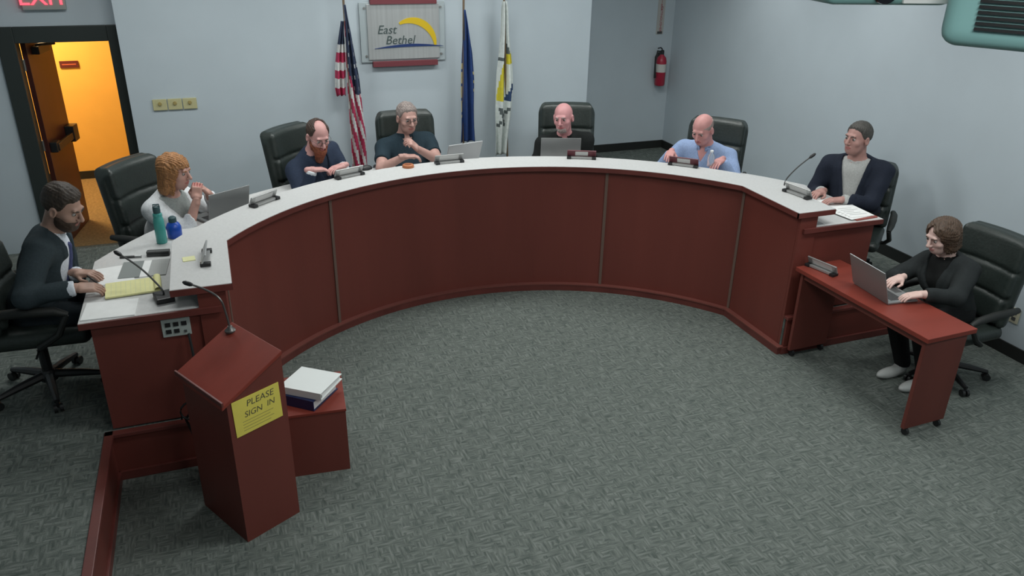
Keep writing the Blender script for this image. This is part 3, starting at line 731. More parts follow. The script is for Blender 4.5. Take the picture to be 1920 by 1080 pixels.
# local: x = depth away from the speaker side (low to high), y = width
def slab(x0, x1, y0, y1, zf, z0): 
    vs = [(x0, y0, z0), (x1, y0, z0), (x1, y1, z0), (x0, y1, z0), (x0, y0, zf(x0)), (x1, y0, zf(x1)), (x1, y1, zf(x1)), (x0, y1, zf(x0))]
    return MB().add(vs, [(3, 2, 1, 0), (4, 5, 6, 7), (0, 1, 5, 4), (1, 2, 6, 5), (2, 3, 7, 6), (3, 0, 4, 7)])
zt = lambda x: LZ+(HZ-LZ)*min(max(x/PD, -.1), 1.1)
slab(.02, PD, 0, .018, zt, 0).build('side_panel', WOOD, lec)
slab(.02, PD, PW-.018, PW, zt, 0).build('side_panel', WOOD, lec)
slab(0, .02, 0, PW, zt, 0).build('front_panel', WOOD, lec)
slab(PD-.018, PD-.001, .018, PW-.018, zt, .02).build('back_panel', WOOD, lec)
tp = MB(); sl = (HZ-LZ)/PD
vs = []
for dz in (0, .022):
    for x, y in ((-.028, -.006), (PD+.004, -.006), (PD+.004, PW+.02), (-.028, PW+.02)): vs.append((x, y, LZ+sl*x+dz))
tp.add(vs, [(3, 2, 1, 0), (4, 5, 6, 7), (0, 1, 5, 4), (1, 2, 6, 5), (2, 3, 7, 6), (3, 0, 4, 7)])
tp.build('slanted_top', WOODH, lec, bevel=.003)
MB().box((-.024, PW/2, LZ+.022), (.006, PW/2+.01, .012)).build('paper_stop', WOODT, lec, bevel=.003)
for y in (.05, PW-.05):
    MB().lathe([(.02, .0), (.02, .012)], (.05, y, -.0), 10).build('foot', BLACK, lec)
# yellow sheet
yz = .757; sg = thing('yellow_sign', 'bright yellow handwritten PLEASE SIGN IN sheet taped to the lectern', 'sign', PA, math.atan2(pu.y, pu.x))
sw_, sh_ = .265, .205
M = Matrix.Translation((.158, -.0022, yz)) @ Matrix.Rotation(-.02, 4, 'Y')
mb = MB(); mb.bx(-sw_/2, sw_/2, -.0012, .0012, -sh_/2, sh_/2)
o = mb.build('sheet', YELLOW, sg); o.data.transform(M)
TM = M @ Matrix.Translation((0, -.0016, .045)) @ Matrix.Rotation(PI/2, 4, 'X')
text_mesh('PLEASE', .050, 'lettering', INK, sg, TM @ Matrix.Translation((.02, .018, 0)), .15, .0003)
text_mesh('SIGN', .046, 'lettering', INK, sg, TM @ Matrix.Translation((-.025, -.040, 0)), .15, .0003)
text_mesh('IN', .046, 'lettering', INK, sg, TM @ Matrix.Translation((.075, -.034, 0)), .15, .0003)
FAINT = mat('faint_ink', (.42, .36, .09), .8)
for k in range(4): 
    o = MB().bx(-.09, .085-.02*(k % 2), -.0014, -.0013, -.002, .002).build('small_print_line', FAINT, sg); o.data.transform(M @ Matrix.Translation((0, -.0003, -.03-.017*k)))
# gooseneck microphones
def gooseneck(name, label, base, pts, base_kind='round', m=DKGREY):
    t = thing(name, label, 'microphone', base)
    b0 = Vector(base); loc = [Vector(p)-b0 for p in pts]
    if base_kind == 'round': MB().lathe([(.030, 0), (.030, .008), (.018, .016), (.012, .03)], n=16).build('base', m, t, smooth=True)
    else: MB().box((0, 0, .016), (.05, .065, .016), .2).build('base', BLACK, t, bevel=.008)
    # smooth the neck
    P_ = [loc[0]]
    for i in range(len(loc)-1):
        for k in range(1, 7):
            tt = k/6; a_ = loc[max(i-1, 0)]; b_ = loc[i]; c_ = loc[i+1]; d_ = loc[min(i+2, len(loc)-1)]
            P_.append(.5*((2*b_)+(c_-a_)*tt+(2*a_-5*b_+4*c_-d_)*tt*tt+(3*b_-a_-3*c_+d_)*tt**3))
    MB().tube(P_[:-3], .0055, 8).build('neck', m, t, smooth=True)
    e = (P_[-1]-P_[-4]).normalized(); q = P_[-4]
    MB().tube([q-e*.005, q+e*.012, q+e*.04, q+e*.055], [.007, .0125, .0125, .006], 10).build('capsule', BLACK, t, smooth=True)
    return t
pm = PA+pu*.285+pv*.405; pmz = LZ+sl*.285+.022
gooseneck('podium_microphone', 'silver gooseneck microphone rising from the top of the lectern', (pm.x, pm.y, pmz),
          [(pm.x, pm.y, pmz+.01), (pm.x-.01, pm.y+.01, pmz+.10), (pm.x-.03, pm.y+.02, pmz+.185), (pm.x-.10, pm.y+.08, pmz+.225), (pm.x-.21, pm.y+.17, pmz+.245)], m=mat('gunmetal', (.14, .135, .13), .4, .7))
gooseneck('desk_microphone', 'black gooseneck microphone on the left end of the desk beside the yellow pad', (-2.31, .74, WZ),
          [(-2.31, .74, WZ+.02), (-2.315, .75, WZ+.06), (-2.39, .85, WZ+.13), (-2.47, .95, WZ+.175), (-2.56, 1.05, WZ+.21)], 'box', DKGREY)
gooseneck('desk_microphone', 'thin gooseneck microphone standing in front of the man in the navy blazer', (2.44, 1.36, WZ),
          [(2.44, 1.36, WZ+.02), (2.445, 1.355, WZ+.10), (2.50, 1.33, WZ+.19), (2.56, 1.31, WZ+.255), (2.63, 1.29, WZ+.315)], 'round', DKGREY)

# ------------------------------------------------------------------ low box with binders
bx_ = thing('low_box', 'low dark red wooden box beside the lectern carrying two binders', 'box', (-1.595, .43, 0), math.radians(-5))
bw_, bd_, bh_ = .20, .215, .43
MB().bx(-bw_, bw_, -bd_, -bd_+.02, 0, bh_-.018).build('front_panel', WOOD, bx_); MB().bx(-bw_, bw_, bd_-.02, bd_, 0, bh_-.018).build('back_panel', WOOD, bx_)
for s in (-1, 1): MB().box((s*(bw_-.01), 0, (bh_-.018)/2), (.01, bd_-.02, (bh_-.018)/2)).build('side_panel', WOOD, bx_)
MB().bx(-bw_-.004, bw_+.004, -bd_-.004, bd_+.004, bh_-.018, bh_).build('top', WOODH, bx_, bevel=.003)
def binder(label, c, rz, col, w, d, th, cover):
    t = thing('ring_binder', label, 'binder', c, rz, 'binders on the low box')
    MB().bx(-w/2, w/2, -d/2, d/2, 0, .004).build('back_cover', col, t); MB().bx(-w/2, w/2, -d/2-.003, -d/2+.002, 0, th+.004).build('spine', col, t, bevel=.001)
    vs = [(-w/2, -d/2, th), (w/2, -d/2, th), (w/2, d/2, th*.8), (-w/2, d/2, th*.8)]; vs += [(x, y, z+.004) for x, y, z in vs]
    MB().add(vs, [(3, 2, 1, 0), (4, 5, 6, 7), (0, 1, 5, 4), (1, 2, 6, 5), (2, 3, 7, 6), (3, 0, 4, 7)]).build('front_cover', cover, t)
    MB().bx(-w/2+.012, w/2-.008, -d/2+.012, d/2-.012, .005, th*.79).build('pages', PAPER, t)
    return t
BLUEB = mat('navy_vinyl', (.014, .024, .085), .4); WHITEB = mat('white_vinyl', (.72, .76, .75), .45)
ba = math.radians(-40)
t = binder('thick navy blue ring binder lying on the low box', (-1.60, .405, bh_), ba, BLUEB, .25, .26, .062, BLUEB)
t = binder('white ring binder lying on top of the navy binder', (-1.575, .40, bh_+.067), ba+.05, WHITEB, .27, .25, .042, WHITEB)
MB().box((.128, -.117, .02), (.004, .006, .008)).build('ring_hole', BLACK, t)
for k in range(2): MB().bx(-.06, .05-.02*k, -.02-.03*k, -.012-.03*k, .0405, .0415).build('cover_print', mat('cover_print_grey', (.5, .53, .52), .8), t)

# ------------------------------------------------------------------ clerk table
ct = thing('clerk_table', 'small dark red rolling table with panel legs in front of the clerk', 'table', (2.19, -.065, 0), math.radians(1.6))
cw, cl_, chh = .207, .60, .74
MB().bx(-cw, cw, -cl_, cl_, chh-.032, chh).build('tabletop', WOODH, ct, bevel=.004)
for s in (-1, 1):
    y0 = s*(cl_-.045)
    lg = MB().bx(-cw+.03, cw-.03, y0-.013, y0+.013, .055, chh-.032).build('panel_leg', WOOD, ct, bevel=.002)
    for sx in (-1, 1):
        c = MB(); c.lathe([(.012, -.010), (.025, -.010), (.025, .010), (.012, .010)], (sx*.14, y0, .025), 14, Matrix.Rotation(PI/2, 3, 'Y')); c.lathe([(.007, .03), (.007, .056)], (sx*.14, y0, 0), 8)
        c.build('caster', BLACK, lg)
MB().bx(-cw+.04, -cw+.058, -cl_+.06, cl_-.06, chh-.085, chh-.032).build('apron', WOOD, ct)

# ------------------------------------------------------------------ nameplates
NPG = 'name plates on the ledge'
MAROON = mat('maroon_plate', (.13, .035, .045), .5); NPL = mat('plate_insert', (.55, .55, .54), .4); NPS = mat('plate_silver', (.38, .385, .38), .35, .5)
def nameplate(label, c, fdir, mar=False, group=NPG):
    t = thing('name_plate', label, 'name plate', c, face(*fdir), group)     # local +y = the side that faces the public
    M = Matrix.Rotation(-.45, 3, 'X')
    MB().box((0, 0, .042), (.125, .005, .036), mtx=M).build('plate', NPS if not mar else MAROON, t, bevel=.002)
    MB().box((0, .0062, .045), (.085 if not mar else .055, .001, .022), mtx=M).build('insert', NPL, t)
    MB().box((0, .012, .012), (.10, .016, .008)).build('tray', NPS, t, bevel=.002)
    for s in (-1, 1): MB().box((s*.108, .008, .011), (.018, .030, .011)).build('foot', BLACK, t, bevel=.004)
    return t
def rad(x, y): r = math.hypot(x, y); return (-x/r, -y/r)
nameplate('silver name plate seen edge on near the left end of the ledge', (-2.07, .96, TOPZ), (1, -.05))
nameplate('silver name plate on the ledge near the laptop of the woman in white', (-1.655, 1.93, TOPZ), rad(-1.655, 1.93))
nameplate('silver name plate on the ledge in front of the red bearded man', (-.965, 2.40, TOPZ), rad(-.965, 2.40))
nameplate('silver name plate on the ledge in front of the grey haired man in teal polo', (-.095, 2.55, TOPZ), rad(-.095, 2.55))
nameplate('maroon name plate on the ledge in front of the bald man with goatee', (1.045, 2.345, TOPZ), rad(1.045, 2.345), True)
nameplate('maroon name plate on the ledge in front of the man in light blue', (1.785, 1.88, TOPZ), rad(1.785, 1.88), True)
nameplate('silver name plate on the straight right end of the ledge', (2.20, .91, TOPZ), (-1, -.15))
nameplate('silver name plate on the small red table in front of the clerk', (2.10, .41, chh), (-1, -.2))

# ------------------------------------------------------------------ laptops
LAPM = mat('laptop_grey', (.30, .31, .31), .38, .6); KEYS = mat('keyboard_dark', (.05, .05, .052), .6); SCR = mat('screen_dim', (.03, .035, .04), .2)
def laptop(label, c, udir, lid=1.85, w=.34, d=.235, m=LAPM):
    """c = middle of the hinge on the surface; udir = direction towards the user"""
    t = thing('laptop', label, 'laptop', c, face(-udir[0], -udir[1]), 'open laptops')   # user at -y
    bs = MB().bx(-w/2, w/2, -d, 0, .002, .016).build('base', m, t, bevel=.004)
    for r in range(5): MB().bx(-w/2+.03, w/2-.03, -.045-.019*r-.015, -.045-.019*r, .016, .0175).build('key_row', KEYS, bs)
    MB().bx(-.05, .05, -d+.02, -d+.075, .016, .0166).build('trackpad', DKGREY, bs)
    M = Matrix.Rotation(-(lid-PI/2), 3, 'X')
    ld_ = MB().box((0, .004+math.sin(lid-PI/2)*d/2, .016+math.cos(lid-PI/2)*d/2), (w/2, .004, d/2), mtx=M).build('lid', m, t, bevel=.003)
    MB().box((0, .004+math.sin(lid-PI/2)*d/2-.0045*math.cos(lid-PI/2), .016+math.cos(lid-PI/2)*d/2+.0045*math.sin(lid-PI/2)), (w/2-.012, .0008, d/2-.012), mtx=M).build('screen', SCR, ld_)
    return t
laptop('open grey laptop in front of the woman in the white cardigan', (-1.905, 2.03, WZ), (-.52, .85), 1.80, .33, .22)
laptop('open silver laptop beside the grey haired man in the polo', (.10, 2.84, WZ), (-.22, .97), 1.95, m=mat('laptop_silver', (.46, .47, .48), .35, .5))
laptop('open dark grey laptop in front of the bald man with the goatee', (.985, 2.665, WZ), (.33, .94), 1.72, .36)
laptop('open grey laptop on the small red table in front of the clerk', (2.14, -.03, chh), (1, -.09), 1.9, .36)

# ------------------------------------------------------------------ papers, bottles and small things on the desk
def sheet(name, label, cat, c, rz, w, d, th, m, group=None):
    o = MB().bx(-w/2, w/2, -d/2, d/2, 0, th).build(name, m, None, loc=c, rz=rz); return tag(o, label, cat, group)
lp = thing('legal_pad', 'yellow legal pad with curled page under the writing hand', 'notepad', (-2.48, .95, WZ+.004), math.radians(-86))
MB().bx(-.105, .105, -.15, .15, 0, .010).build('pages', LEGAL, lp)
cv = MB(); n_ = 8
pv_ = [(-.105+.21*i, .15-.02+.02*math.cos(k*PI/n_)*1.0, .012+.016*math.sin(k*PI/n_)) for k in range(n_+1) for i in (0, 1)]
cv.add(pv_, [(2*k, 2*k+1, 2*k+3, 2*k+2) for k in range(n_)]); cvo = cv.build('turned_page', LEGAL, lp); cvo.modifiers.new('s', 'SOLIDIFY').thickness = .002
for k in range(9): MB().bx(-.09, .095, -.12+k*.026, -.119+k*.026, .0100, .0103).build('ruled_line', mat('rule_blue', (.45, .52, .45), .8), lp)
pen = thing('pen', 'dark pen held over the yellow legal pad', 'pen', (-2.655, .935, WZ+.022))
MB().tube([(0, 0, -.006), (.02, 0, .012)], [.001, .004], 6).build('tip', CHROME, pen); MB().tube([(.02, 0, .012), (-.06, .06, .075)], .0042, 8).build('barrel', BLACK, pen)
sheet('paper_stack', 'white paper sheets at the near left corner of the desk', 'paper', (-2.585, .69, WZ), math.radians(-3), .27, .22, .006, PAPER)
sheet('document', 'white sheet lying behind the yellow pad at the slate suited man', 'paper', (-2.60, 1.20, WZ), math.radians(8), .20, .27, .003, PAPER, 'loose sheets at left')
gf = thing('tablet_folder', 'grey folder with pale centre strip lying open on the left desk', 'folder', (-2.42, 1.24, WZ), math.radians(-4))
GREYP = mat('grey_card', (.22, .24, .235), .7)
MB().bx(-.15, -.03, -.13, .13, 0, .006).build('left_cover', GREYP, gf, bevel=.001); MB().bx(-.03, .015, -.13, .13, 0, .004).build('spine', PAPER, gf); MB().bx(.015, .12, -.13, .13, 0, .006).build('right_cover', mat('light_card', (.36, .37, .36), .7), gf, bevel=.001)
ph = thing('glasses_case', 'dark elongated case lying behind the grey folder', 'case', (-2.36, 1.455, WZ), math.radians(-8))
MB().bx(-.07, .07, -.022, .022, 0, .018).build('lower_shell', DKGREY, ph, bevel=.006); MB().bx(-.07, .07, -.022, .022, .019, .034).build('upper_shell', DKGREY, ph, bevel=.007)
pn = thing('marker_pen', 'dark marker pen lying next to the case on the left desk', 'pen', (-2.53, 1.46, WZ+.008), math.radians(-10))
MB().tube([(-.06, 0, 0), (.03, 0, 0)], .008, 8).build('barrel', DKGREY, pn); MB().tube([(.03, 0, 0), (.07, 0, 0)], .009, 8).build('cap', SILVER, pn)
tag(MB().bx(-.035, .035, -.035, .035, 0, .004).build('sticky_note', mat('sticky_yellow', (.74, .74, .42), .8), None, loc=(-2.16, .99, TOPZ), rz=.1), 'pale yellow sticky note on the ledge beside the edge on name plate', 'note')
# water bottles
bt = thing('water_bottle', 'tall teal water bottle with dark cap in front of the woman in white', 'bottle', (-2.345, 1.68, WZ))
TEAL = mat('teal_bottle', (.06, .34, .31), .35); NAVYC = mat('cap_dark_teal', (.03, .075, .085), .5)
MB().lathe([(.030, 0), (.034, .006), (.034, .15), (.030, .175), (.024, .19)], n=20).build('body', TEAL, bt, smooth=True)
MB().lathe([(.029, .188), (.029, .205), (.02, .212)], n=20).build('collar', TEAL, bt, smooth=True)
MB().lathe([(.022, .21), (.024, .235), (.020, .255), (.008, .26)], n=18).build('cap', NAVYC, bt, smooth=True)
MB().tube([(-.02, 0, .245), (-.018, 0, .268), (.018, 0, .268), (.02, 0, .245)], .005, 6).build('carry_loop', NAVYC, bt, smooth=True)
bt = thing('water_bottle', 'short bright blue bottle with dark lid next to the teal bottle', 'bottle', (-2.265, 1.765, WZ))
MB().lathe([(.042, 0), (.048, .01), (.049, .075), (.038, .10), (.026, .11)], n=20).build('body', mat('blue_bottle', (.012, .075, .44), .3), bt, smooth=True)
MB().lathe([(.026, .108), (.026, .14), (.014, .15)], n=18).build('cap', NAVYC, bt, smooth=True)
# gavel block
gv = thing('sounding_block', 'round orange brown wooden gavel block before the grey haired man', 'block', (-.455, 2.52, TOPZ))
OAK = mat('orange_wood', (.42, .15, .06), .45, noise=.2, nscale=30)
MB().lathe([(.048, 0), (.050, .008), (.046, .022), (.040, .026)], n=20).build('block', OAK, gv, smooth=True)
MB().lathe([(.028, .026), (.028, .029)], n=18).build('strike_pad', mat('dark_oak', (.26, .085, .035), .5), gv)
ms = thing('computer_mouse', 'black mouse on the ledge right of the bearded man', 'mouse', (-.80, 2.55, TOPZ), 1.9)
Pm = grid((-.05, -.07, -.01), (.05, .07, .06), .006); dm = np.maximum(ell(Pm, (0, 0, .008), (.034, .056, .03)), .001-Pm[..., 2])
np_mesh('shell', [snets(dm, (-.05, -.07, -.01), .006)], [BLACK], ms); MB().box((0, .03, .032), (.003, .009, .004)).build('wheel', DKGREY, ms)
# papers on the right end of the work surface
sheet('red_folder', 'dull red folder under loose papers at the right end of the desk', 'folder', (2.60, .70, WZ), math.radians(4), .21, .23, .010, mat('dull_red_card', (.30, .085, .07), .7))
for k, (x, y, a_, w_) in enumerate(((2.55, .73, .12, .2), (2.60, .745, -.06, .2))):
    t = thing('agenda_sheet', ('upper' if k else 'lower')+' printed sheet of the loose papers at the right end of the desk', 'paper', (x, y, WZ+.0105+.003*k), a_, 0 if False else None)
    MB().bx(-.105, .105, -.13, .13, 0, .002).build('sheet', PAPER, t)
    for j in range(5): MB().bx(-.08, .075-.03*(j % 3), -.08+j*.035, -.074+j*.035, .0020, .0024).build('text_line', mat('print_grey', (.30, .31, .31), .8), t)
sheet('document', 'white sheet on the desk between the bald man and the man in blue', 'paper', (1.62, 2.36, WZ+.0), math.radians(-38), .22, .28, .004, PAPER)
sheet('document', 'white sheet behind the ledge left of the navy blazer man name plate', 'paper', (2.56, 1.02, WZ), .1, .22, .28, .004, PAPER)
wb = thing('clear_bottle', 'small clear bottle in front of the man in the light blue shirt', 'bottle', (2.0, 1.80, TOPZ))
MB().lathe([(.026, 0), (.030, .01), (.030, .09), (.014, .115), (.013, .125)], n=16).build('body', mat('clear_plastic', (.75, .82, .9), .12, trans=.75), wb, smooth=True); MB().lathe([(.014, .124), (.014, .138)], n=14).build('cap', PAPER, wb)
# grey pedestal behind the bald man
pdl = thing('side_cabinet', 'small grey cabinet against the back wall behind the bald man', 'cabinet', (1.66, 4.05, PZ))
GC = mat('grey_cabinet', (.26, .27, .26), .6)
MB().bx(-.20, .20, -.20, .20, .02, .60).build('body', GC, pdl, bevel=.004); MB().bx(-.21, .21, -.21, .21, .60, .63).build('top', mat('light_cabinet_top', (.45, .47, .46), .5), pdl, bevel=.003)
for z in (.17, .42): d_ = MB().bx(-.185, .185, -.212, -.2, z-.11, z+.11).build('drawer', GC, pdl, bevel=.002); MB().bx(-.05, .05, -.225, -.212, z+.03, z+.045).build('handle', CHROME, d_)

# ------------------------------------------------------------------ flags
def flag(label, pole0, pole1, profs, colour, mats, base_r=.11):
    t = thing('flag', label, 'flag', (pole0[0], pole0[1], PZ), group='flags on poles behind the dais'); o0 = Vector((pole0[0], pole0[1], PZ))
    MB().lathe([(base_r, 0), (base_r, .02), (.03, .05), (.02, .10)], n=18).build('base', mat('brass', (.35, .25, .10), .35, .8), t, smooth=True)
    top = Vector(pole1)-o0
    MB().tube([(0, 0, .05), top], .011, 8).build('pole', mat('oak_pole', (.16, .115, .07), .45), t, smooth=True)
    MB().tube([top, top+Vector((0, 0, .02)), top+Vector((0, 0, .06)), top+Vector((0, 0, .13))], [.012, .02, .022, .002], 8).build('finial', mat('brass', (.35, .25, .10), .35, .8), t, smooth=True)
    for pi_, prof in enumerate(profs):
        nv, nu = 46, 26; zs = [p[0] for p in prof]; xl = [p[1] for p in prof]; xr = [p[2] for p in prof]
        mb = MB(); vs = []; zz = np.linspace(zs[0], zs[-1], nv+1)
        XLi = np.interp(-zz, [-z for z in zs], xl); XRi = np.interp(-zz, [-z for z in zs], xr)
        for j in range(nv+1):
            for i in range(nu+1):
                u = i/nu; amp = .012+.05*min(1, (XRi[j]-XLi[j])/.12)
                y = pole0[1]+(-.02 if pi_ == 0 else .025)+amp*.55*math.sin(u*PI*4.5+pi_+.8*math.sin(j*.09))-.01*math.sin(j*.2+u*3)
                vs.append((XLi[j]+(XRi[j]-XLi[j])*u-o0.x, y-o0.y, zz[j]-.012*math.sin(u*PI*4.5)*(j == nv)-o0.z))
        for j in range(nv):
            for i in range(nu):
                mb.cur = colour(pi_, (i+.5)/nu, (j+.5)/nv, i, j); k = j*(nu+1)+i
                if i == 0 and j == 0: mb.v += vs
                mb.f.append((k, k+1, k+nu+2, k+nu+1)); mb.m.append(mb.cur)
        me = bpy.data.meshes.new('cloth'); me.from_pydata(mb.v, [], mb.f)
        for m in mats: me.materials.append(m)
        me.polygons.foreach_set('material_index', mb.m); me.polygons.foreach_set('use_smooth', [True]*len(mb.f))
        o = link(me, 'cloth' if pi_ == 0 else 'cloth_flap', t); o.modifiers.new('thick', 'SOLIDIFY').thickness = .003
    return t
def fab(n, c): return mat('flag_'+n, c, .8, noise=.1, nscale=30)
RED, WHT, NVY, GLD = fab('red', (.42, .028, .085)), fab('white', (.62, .63, .62)), fab('navy', (.022, .035, .075)), fab('gold', (.50, .42, .20))
MNB, YLW, PWH, DGN = fab('blue', (.012, .042, .16)), fab('yellow', (.58, .50, .03)), fab('pale', (.60, .65, .63)), fab('dark', (.09, .11, .11))
USR = [(2.293, -.651, -.631), (2.189, -.648, -.619), (2.045, -.654, -.594), (1.849, -.657, -.571), (1.599, -.66, -.541), (1.445, -.66, -.535), (1.261, -.662, -.526), (1.02, -.668, -.509), (.802, -.672, -.516), (.635, -.667, -.516)]
USL = [(2.143, -.677, -.647), (2.037, -.699, -.654), (1.877, -.731, -.656), (1.704, -.759, -.663), (1.527, -.778, -.67), (1.45, -.768, -.676)]
def uscol(p, u, v, i, j):
    if p == 1:
        if v < .30: return 2
        return 0 if int((v-.30)/.117) % 2 == 1 else 1
    e = v-.10*u
    if v < .50 and u > .12+max(0, (v-.36))*3.2:
        return 1 if (i*3+j*2) % 7 == 0 and (j % 3 == 0) and v > .14 else 2
    s_ = (u*1.05-v*2.3)*2.6
    return 0 if (s_ % 1.) < (.5+.22*max(0, v-.55)) else 1
flag('red white and blue striped flag with stars, draped on its pole', (-.632, 4.10), (-.645, 4.10, 2.40), [USR, USL], uscol, [RED, WHT, NVY])
MNP = [(2.227, .516, .533), (2.117, .515, .559), (2.015, .509, .581), (1.809, .501, .613), (1.546, .493, .629), (1.275, .484, .628), (1.052, .476, .633), (.911, .468, .639)]
flag('dark blue flag with gold fringe draped on its pole', (.505, 4.10), (.525, 4.10, 2.40), [MNP],
     lambda p, u, v, i, j: 1 if (u < .10 and .40 < v < .80 and (j % 5)) or (u > .86 and .42 < v < .60 and j % 3 == 0) else (2 if u < .22 and v < .22 else 0), [MNB, GLD, fab('slate', (.05, .055, .065))])
WHP = [(2.30, .922, .972), (2.21, .911, .991), (2.005, .908, 1.011), (1.796, .899, 1.032), (1.581, .878, 1.054), (1.363, .868, 1.058), (1.14, .858, 1.044), (.913, .86, 1.011), (.738, .861, .996)]
def whcol(p, u, v, i, j):
    if .26 < v < .33 and abs((v-.26)/.07*.35+.45-u) < .13: return 2
    if .33 < v < .40 and u > .52: return 1
    if abs(v-.365) < .012 and u < .6: return 2
    if .40 < v < .62 and abs(u-(.42-(v-.40)*.9)) < .15: return 1
    if .52 < v < .62 and abs(u-(1.0-(v-.52)*3.6)) < .16 and u > .5: return 3
    if .68 < v < .80 and (abs(u-(.25+(v-.68)*3)) < .08 or abs(u-(.75-(v-.68)*5)) < .07): return 2
    return 0
flag('white city flag with yellow arc and dark lettering draped on its pole', (1.02, 4.11), (.944, 4.11, 2.44), [WHP], whcol, [PWH, YLW, DGN, fab('deepblue', (.02, .05, .13))])

# ------------------------------------------------------------------ city sign on the back wall
sgn = thing('city_sign', 'frosted glass and metal city sign with yellow arc between burgundy bars', 'sign', (-.045, YMAIN-.002, 1.99))
GLS = mat('frosted_panel', (.40, .46, .48), .25, noise=.04, nscale=3); GLS2 = mat('brushed_metal_panel', (.56, .58, .58), .30, .55, noise=.08, nscale=4, stretch=(12, 1, .3))
MB().bx(-.43, .42, -.022, -.006, -.26, .30).build('glass_panel', GLS, sgn, bevel=.002)
MB().bx(-.36, .36, -.040, -.024, -.235, .285).build('metal_panel', GLS2, sgn, bevel=.002)
for z in (-.278, .31): MB().bx(-.325, .335, -.058, -.004, z-.026, z+.026).build('burgundy_bar', BURG, sgn, bevel=.003)
for x in (-.38, .38):
    for z in (-.2, .25): MB().lathe([(.012, -.004), (.012, .004)], (x, -.026, z), 10, Matrix.Rotation(PI/2, 3, 'X')).build('standoff', CHROME, sgn)
TX = Matrix.Translation((0, -.0415, 0)) @ Matrix.Rotation(PI/2, 4, 'X')
GRN = mat('sign_green_grey', (.05, .075, .075), .5)
text_mesh('East', .115, 'lettering', GRN, sgn, TX @ Matrix.Translation((-.175, .045, 0)), .25, .003)
text_mesh('Bethel', .115, 'lettering', GRN, sgn, TX @ Matrix.Translation((-.045, -.055, 0)), .25, .003)
ac = MB(); A_ = []; B_ = []
for k in range(25):
    a_ = math.radians(118-118*k/24); wv_ = .004+.030*math.sin(PI*min(1, k/24*.85+.08)); cx_, cz_, ra = .07, -.115, .245
    A_.append((cx_+(ra-wv_)*math.cos(a_), cz_+(ra*1.0-wv_)*math.sin(a_))); B_.append((cx_+(ra+wv_)*math.cos(a_), cz_+(ra+wv_)*math.sin(a_)))
o = ac.band(A_, B_, 0, .005).build('yellow_arc', mat('sign_yellow', (.62, .43, .01), .45), sgn); o.data.transform(TX)
A_ = [(-.30+.70*k/20, -.13+.012*math.sin(k/20*PI*.8)) for k in range(21)]; B_ = [(x, z+.003+.024*math.sin(PI*k/20)) for k, (x, z) in enumerate(A_)]
o = ac.__class__().band(A_, B_, 0, .006).build('blue_swoosh', mat('sign_blue', (.012, .035, .14), .45), sgn); o.data.transform(TX)

# ------------------------------------------------------------------ things on the walls
for k, x in enumerate((-2.37, -2.24, -2.11)):
    t = thing('wall_switch', ('leftmost', 'middle', 'rightmost')[k]+' of three cream control plates on the back wall', 'switch', (x, YMAIN-.001, 1.42), group='cream control plates')
    MB().bx(-.061, .061, -.018, 0, -.05, .05).build('plate', mat('cream_plastic', (.50, .47, .26), .5), t, bevel=.004)
    MB().lathe([(.018, -.008), (.014, .008)], (0, -.024, .01), 14, Matrix.Rotation(PI/2, 3, 'X')).build('knob', mat('cream_knob', (.34, .27, .10), .5), t, smooth=True)
ex = thing('exit_sign', 'red lit EXIT sign above the door', 'exit sign', (-3.185, YDOOR-.001, 2.345))
MB().bx(-.17, .17, -.05, 0, -.10, .10).build('housing', mat('exit_housing', (.30, .33, .31), .5), ex, bevel=.004)
text_mesh('EXIT', .19, 'lettering', mat('exit_red', (.8, .05, .06), .5, emit=(1, .06, .09), estr=2.6), ex, Matrix.Translation((0, -.054, .0)) @ Matrix.Rotation(PI/2, 4, 'X'), 0, .004)
fe = thing('fire_extinguisher', 'red fire extinguisher with black hose hanging in the corner recess', 'extinguisher', (3.49, YREC-.085, 1.15))
FR = mat('extinguisher_red', (.36, .018, .045), .35)
MB().lathe([(.055, 0), (.065, .012), (.065, .30), (.055, .345), (.025, .375), (.022, .39)], n=20).build('cylinder', FR, fe, smooth=True)
MB().lathe([(.0665, .17), (.0665, .27)], n=20).build('label_band', mat('ext_label', (.55, .55, .52), .6), fe, smooth=True)
MB().lathe([(.024, .385), (.024, .43), (.012, .44)], n=14).build('valve', BLACK, fe)
MB().tube([(-.01, -.01, .45), (-.05, -.04, .475), (-.10, -.06, .47)], .008, 6).build('handle', BLACK, fe, smooth=True)
MB().tube([(-.02, 0, .42), (-.075, -.01, .43), (-.10, -.015, .36), (-.095, -.015, .25), (-.085, -.015, .10)], [.010, .010, .010, .010, .015], 8).build('hose', BLACK, fe, smooth=True)
MB().bx(-.03, .03, .06, .084, .10, .40).build('wall_bracket', DKGREY, fe)
fs_ = thing('extinguisher_sign', 'narrow vertical FIRE EXTINGUISHER sign above the extinguisher', 'sign', (3.47, YREC-.001, 1.98))
MB().bx(-.05, .05, -.006, 0, -.21, .24).build('plate', mat('sign_grey_white', (.42, .42, .40), .6), fs_, bevel=.002)
text_mesh('\n'.join('FIRE'), .05, 'lettering', mat('sign_red', (.33, .05, .07), .6), fs_, Matrix.Translation((0, -.0065, .225)) @ Matrix.Rotation(PI/2, 4, 'X') @ Matrix.Translation((0, -.07, 0)), 0, .001, spacing=.85)
text_mesh('EXTINGUISHER', .045, 'lettering', mat('sign_red', (.33, .05, .07), .6), fs_, Matrix.Translation((.004, -.0065, -.03)) @ Matrix.Rotation(PI/2, 4, 'X') @ Matrix.Rotation(-PI/2, 4, 'Z'), 0, .001)
for z in (.225, -.19): MB().bx(-.035, .035, -.0075, -.006, z-.015, z+.015).build('dark_square', DKGREY, fs_)
ol = thing('wall_outlet', 'pale outlet plate low on the right wall behind the clerk chair', 'outlet', (XR-.001, -.02, .33))
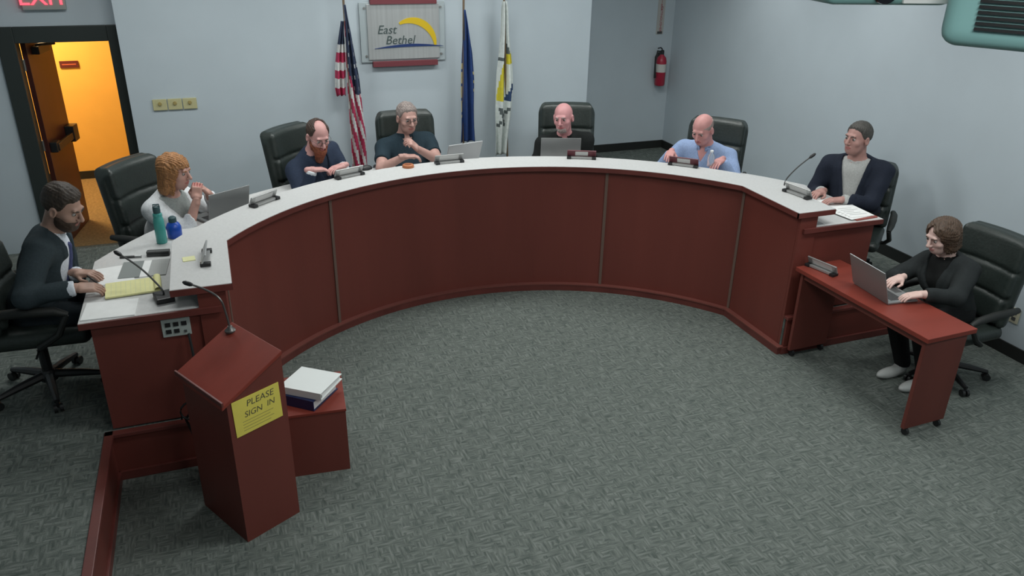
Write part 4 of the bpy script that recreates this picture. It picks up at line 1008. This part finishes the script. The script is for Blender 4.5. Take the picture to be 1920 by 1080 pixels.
MB().bx(-.008, 0, -.04, .04, -.06, .06).build('plate', mat('ivory_plate', (.50, .48, .36), .5), ol, bevel=.002)
for z in (-.025, .025): MB().bx(-.011, -.008, -.016, .016, z-.014, z+.014).build('socket', DKGREY, ol)
tg = thing('door_stop_switch', 'small dark fitting on the grey wall left of the door', 'switch', (-3.80, YDOOR-.001, 1.56))
MB().bx(-.035, .035, -.03, 0, -.05, .05).build('box', DKGREY, tg, bevel=.004); MB().lathe([(.012, -.012), (.012, .012)], (0, -.04, 0), 10, Matrix.Rotation(PI/2, 3, 'X')).build('button', BLACK, tg)

# ------------------------------------------------------------------ ceiling projector near the camera
TEALP = mat('teal_white_plastic', (.25, .47, .46), .4)
pj = thing('ceiling_projector', 'pale teal projector with dark vent slots hanging from the ceiling at top right', 'projector', (.06, -1.99, 2.70), math.radians(-62))
lo_ = (-.06, -.06, -.03); Pq = grid(lo_, (.56, .42, .24), .012)
np_mesh('body', [snets(rbox(Pq, (.24, .17, .10), (.25, .17, .095), .045), lo_, .012)], [TEALP], pj)
for k in range(7): MB().bx(.085, .36, -.012, .012, .055+k*.0145, .0625+k*.0145).build('vent_slot', BLACK, pj)
MB().tube([(.24, .17, .18), (.24, .17, CEIL-2.70)], .025, 10).build('mount_pole', mat('white_metal', (.8, .8, .8), .5), pj)
pj2 = thing('lens_housing', 'pale housing with dark lens beside the projector at the top edge', 'projector', (.012, -1.82, 2.795), math.radians(-14))
lo_ = (-.24, -.06, -.03); Pq = grid(lo_, (.24, .30, .20), .011)
np_mesh('body', [snets(rbox(Pq, (0, .12, .08), (.20, .15, .075), .03), lo_, .011)], [TEALP], pj2)
MB().lathe([(.035, -.01), (.035, .01), (.025, .012)], (-.03, -.032, .045), 18, Matrix.Rotation(PI/2, 3, 'X')).build('lens', mat('lens_black', (.01, .01, .015), .1), pj2, smooth=True)
MB().bx(.03, .17, -.037, -.025, .012, .12).build('white_panel', PAPER, pj2, bevel=.003)
MB().tube([(0, .12, .14), (0, .12, CEIL-2.79)], .022, 10).build('mount_pole', mat('white_metal', (.8, .8, .8), .5), pj2)
# dark cable bundle on the floor by the platform
cb = thing('cable_bundle', 'dark loose cables hanging beside the lectern from the outlet plate', 'cable', (-2.25, .50, 0))
MB().tube([(.05, .045, .88), (.06, .0, .70), (.02, -.02, .45), (-.04, -.01, .36), (.0, -.03, .20), (.06, -.08, .02), (.14, -.16, .012)], .008, 6).build('power_cable', BLACK, cb, smooth=True)
MB().tube([(-.06, -.02, .37)]+[(-.0+.06*math.cos(a_), -.025, .42+.06*math.sin(a_)) for a_ in np.linspace(PI, 3*PI, 14)], .006, 6).build('coil', BLACK, cb, smooth=True)
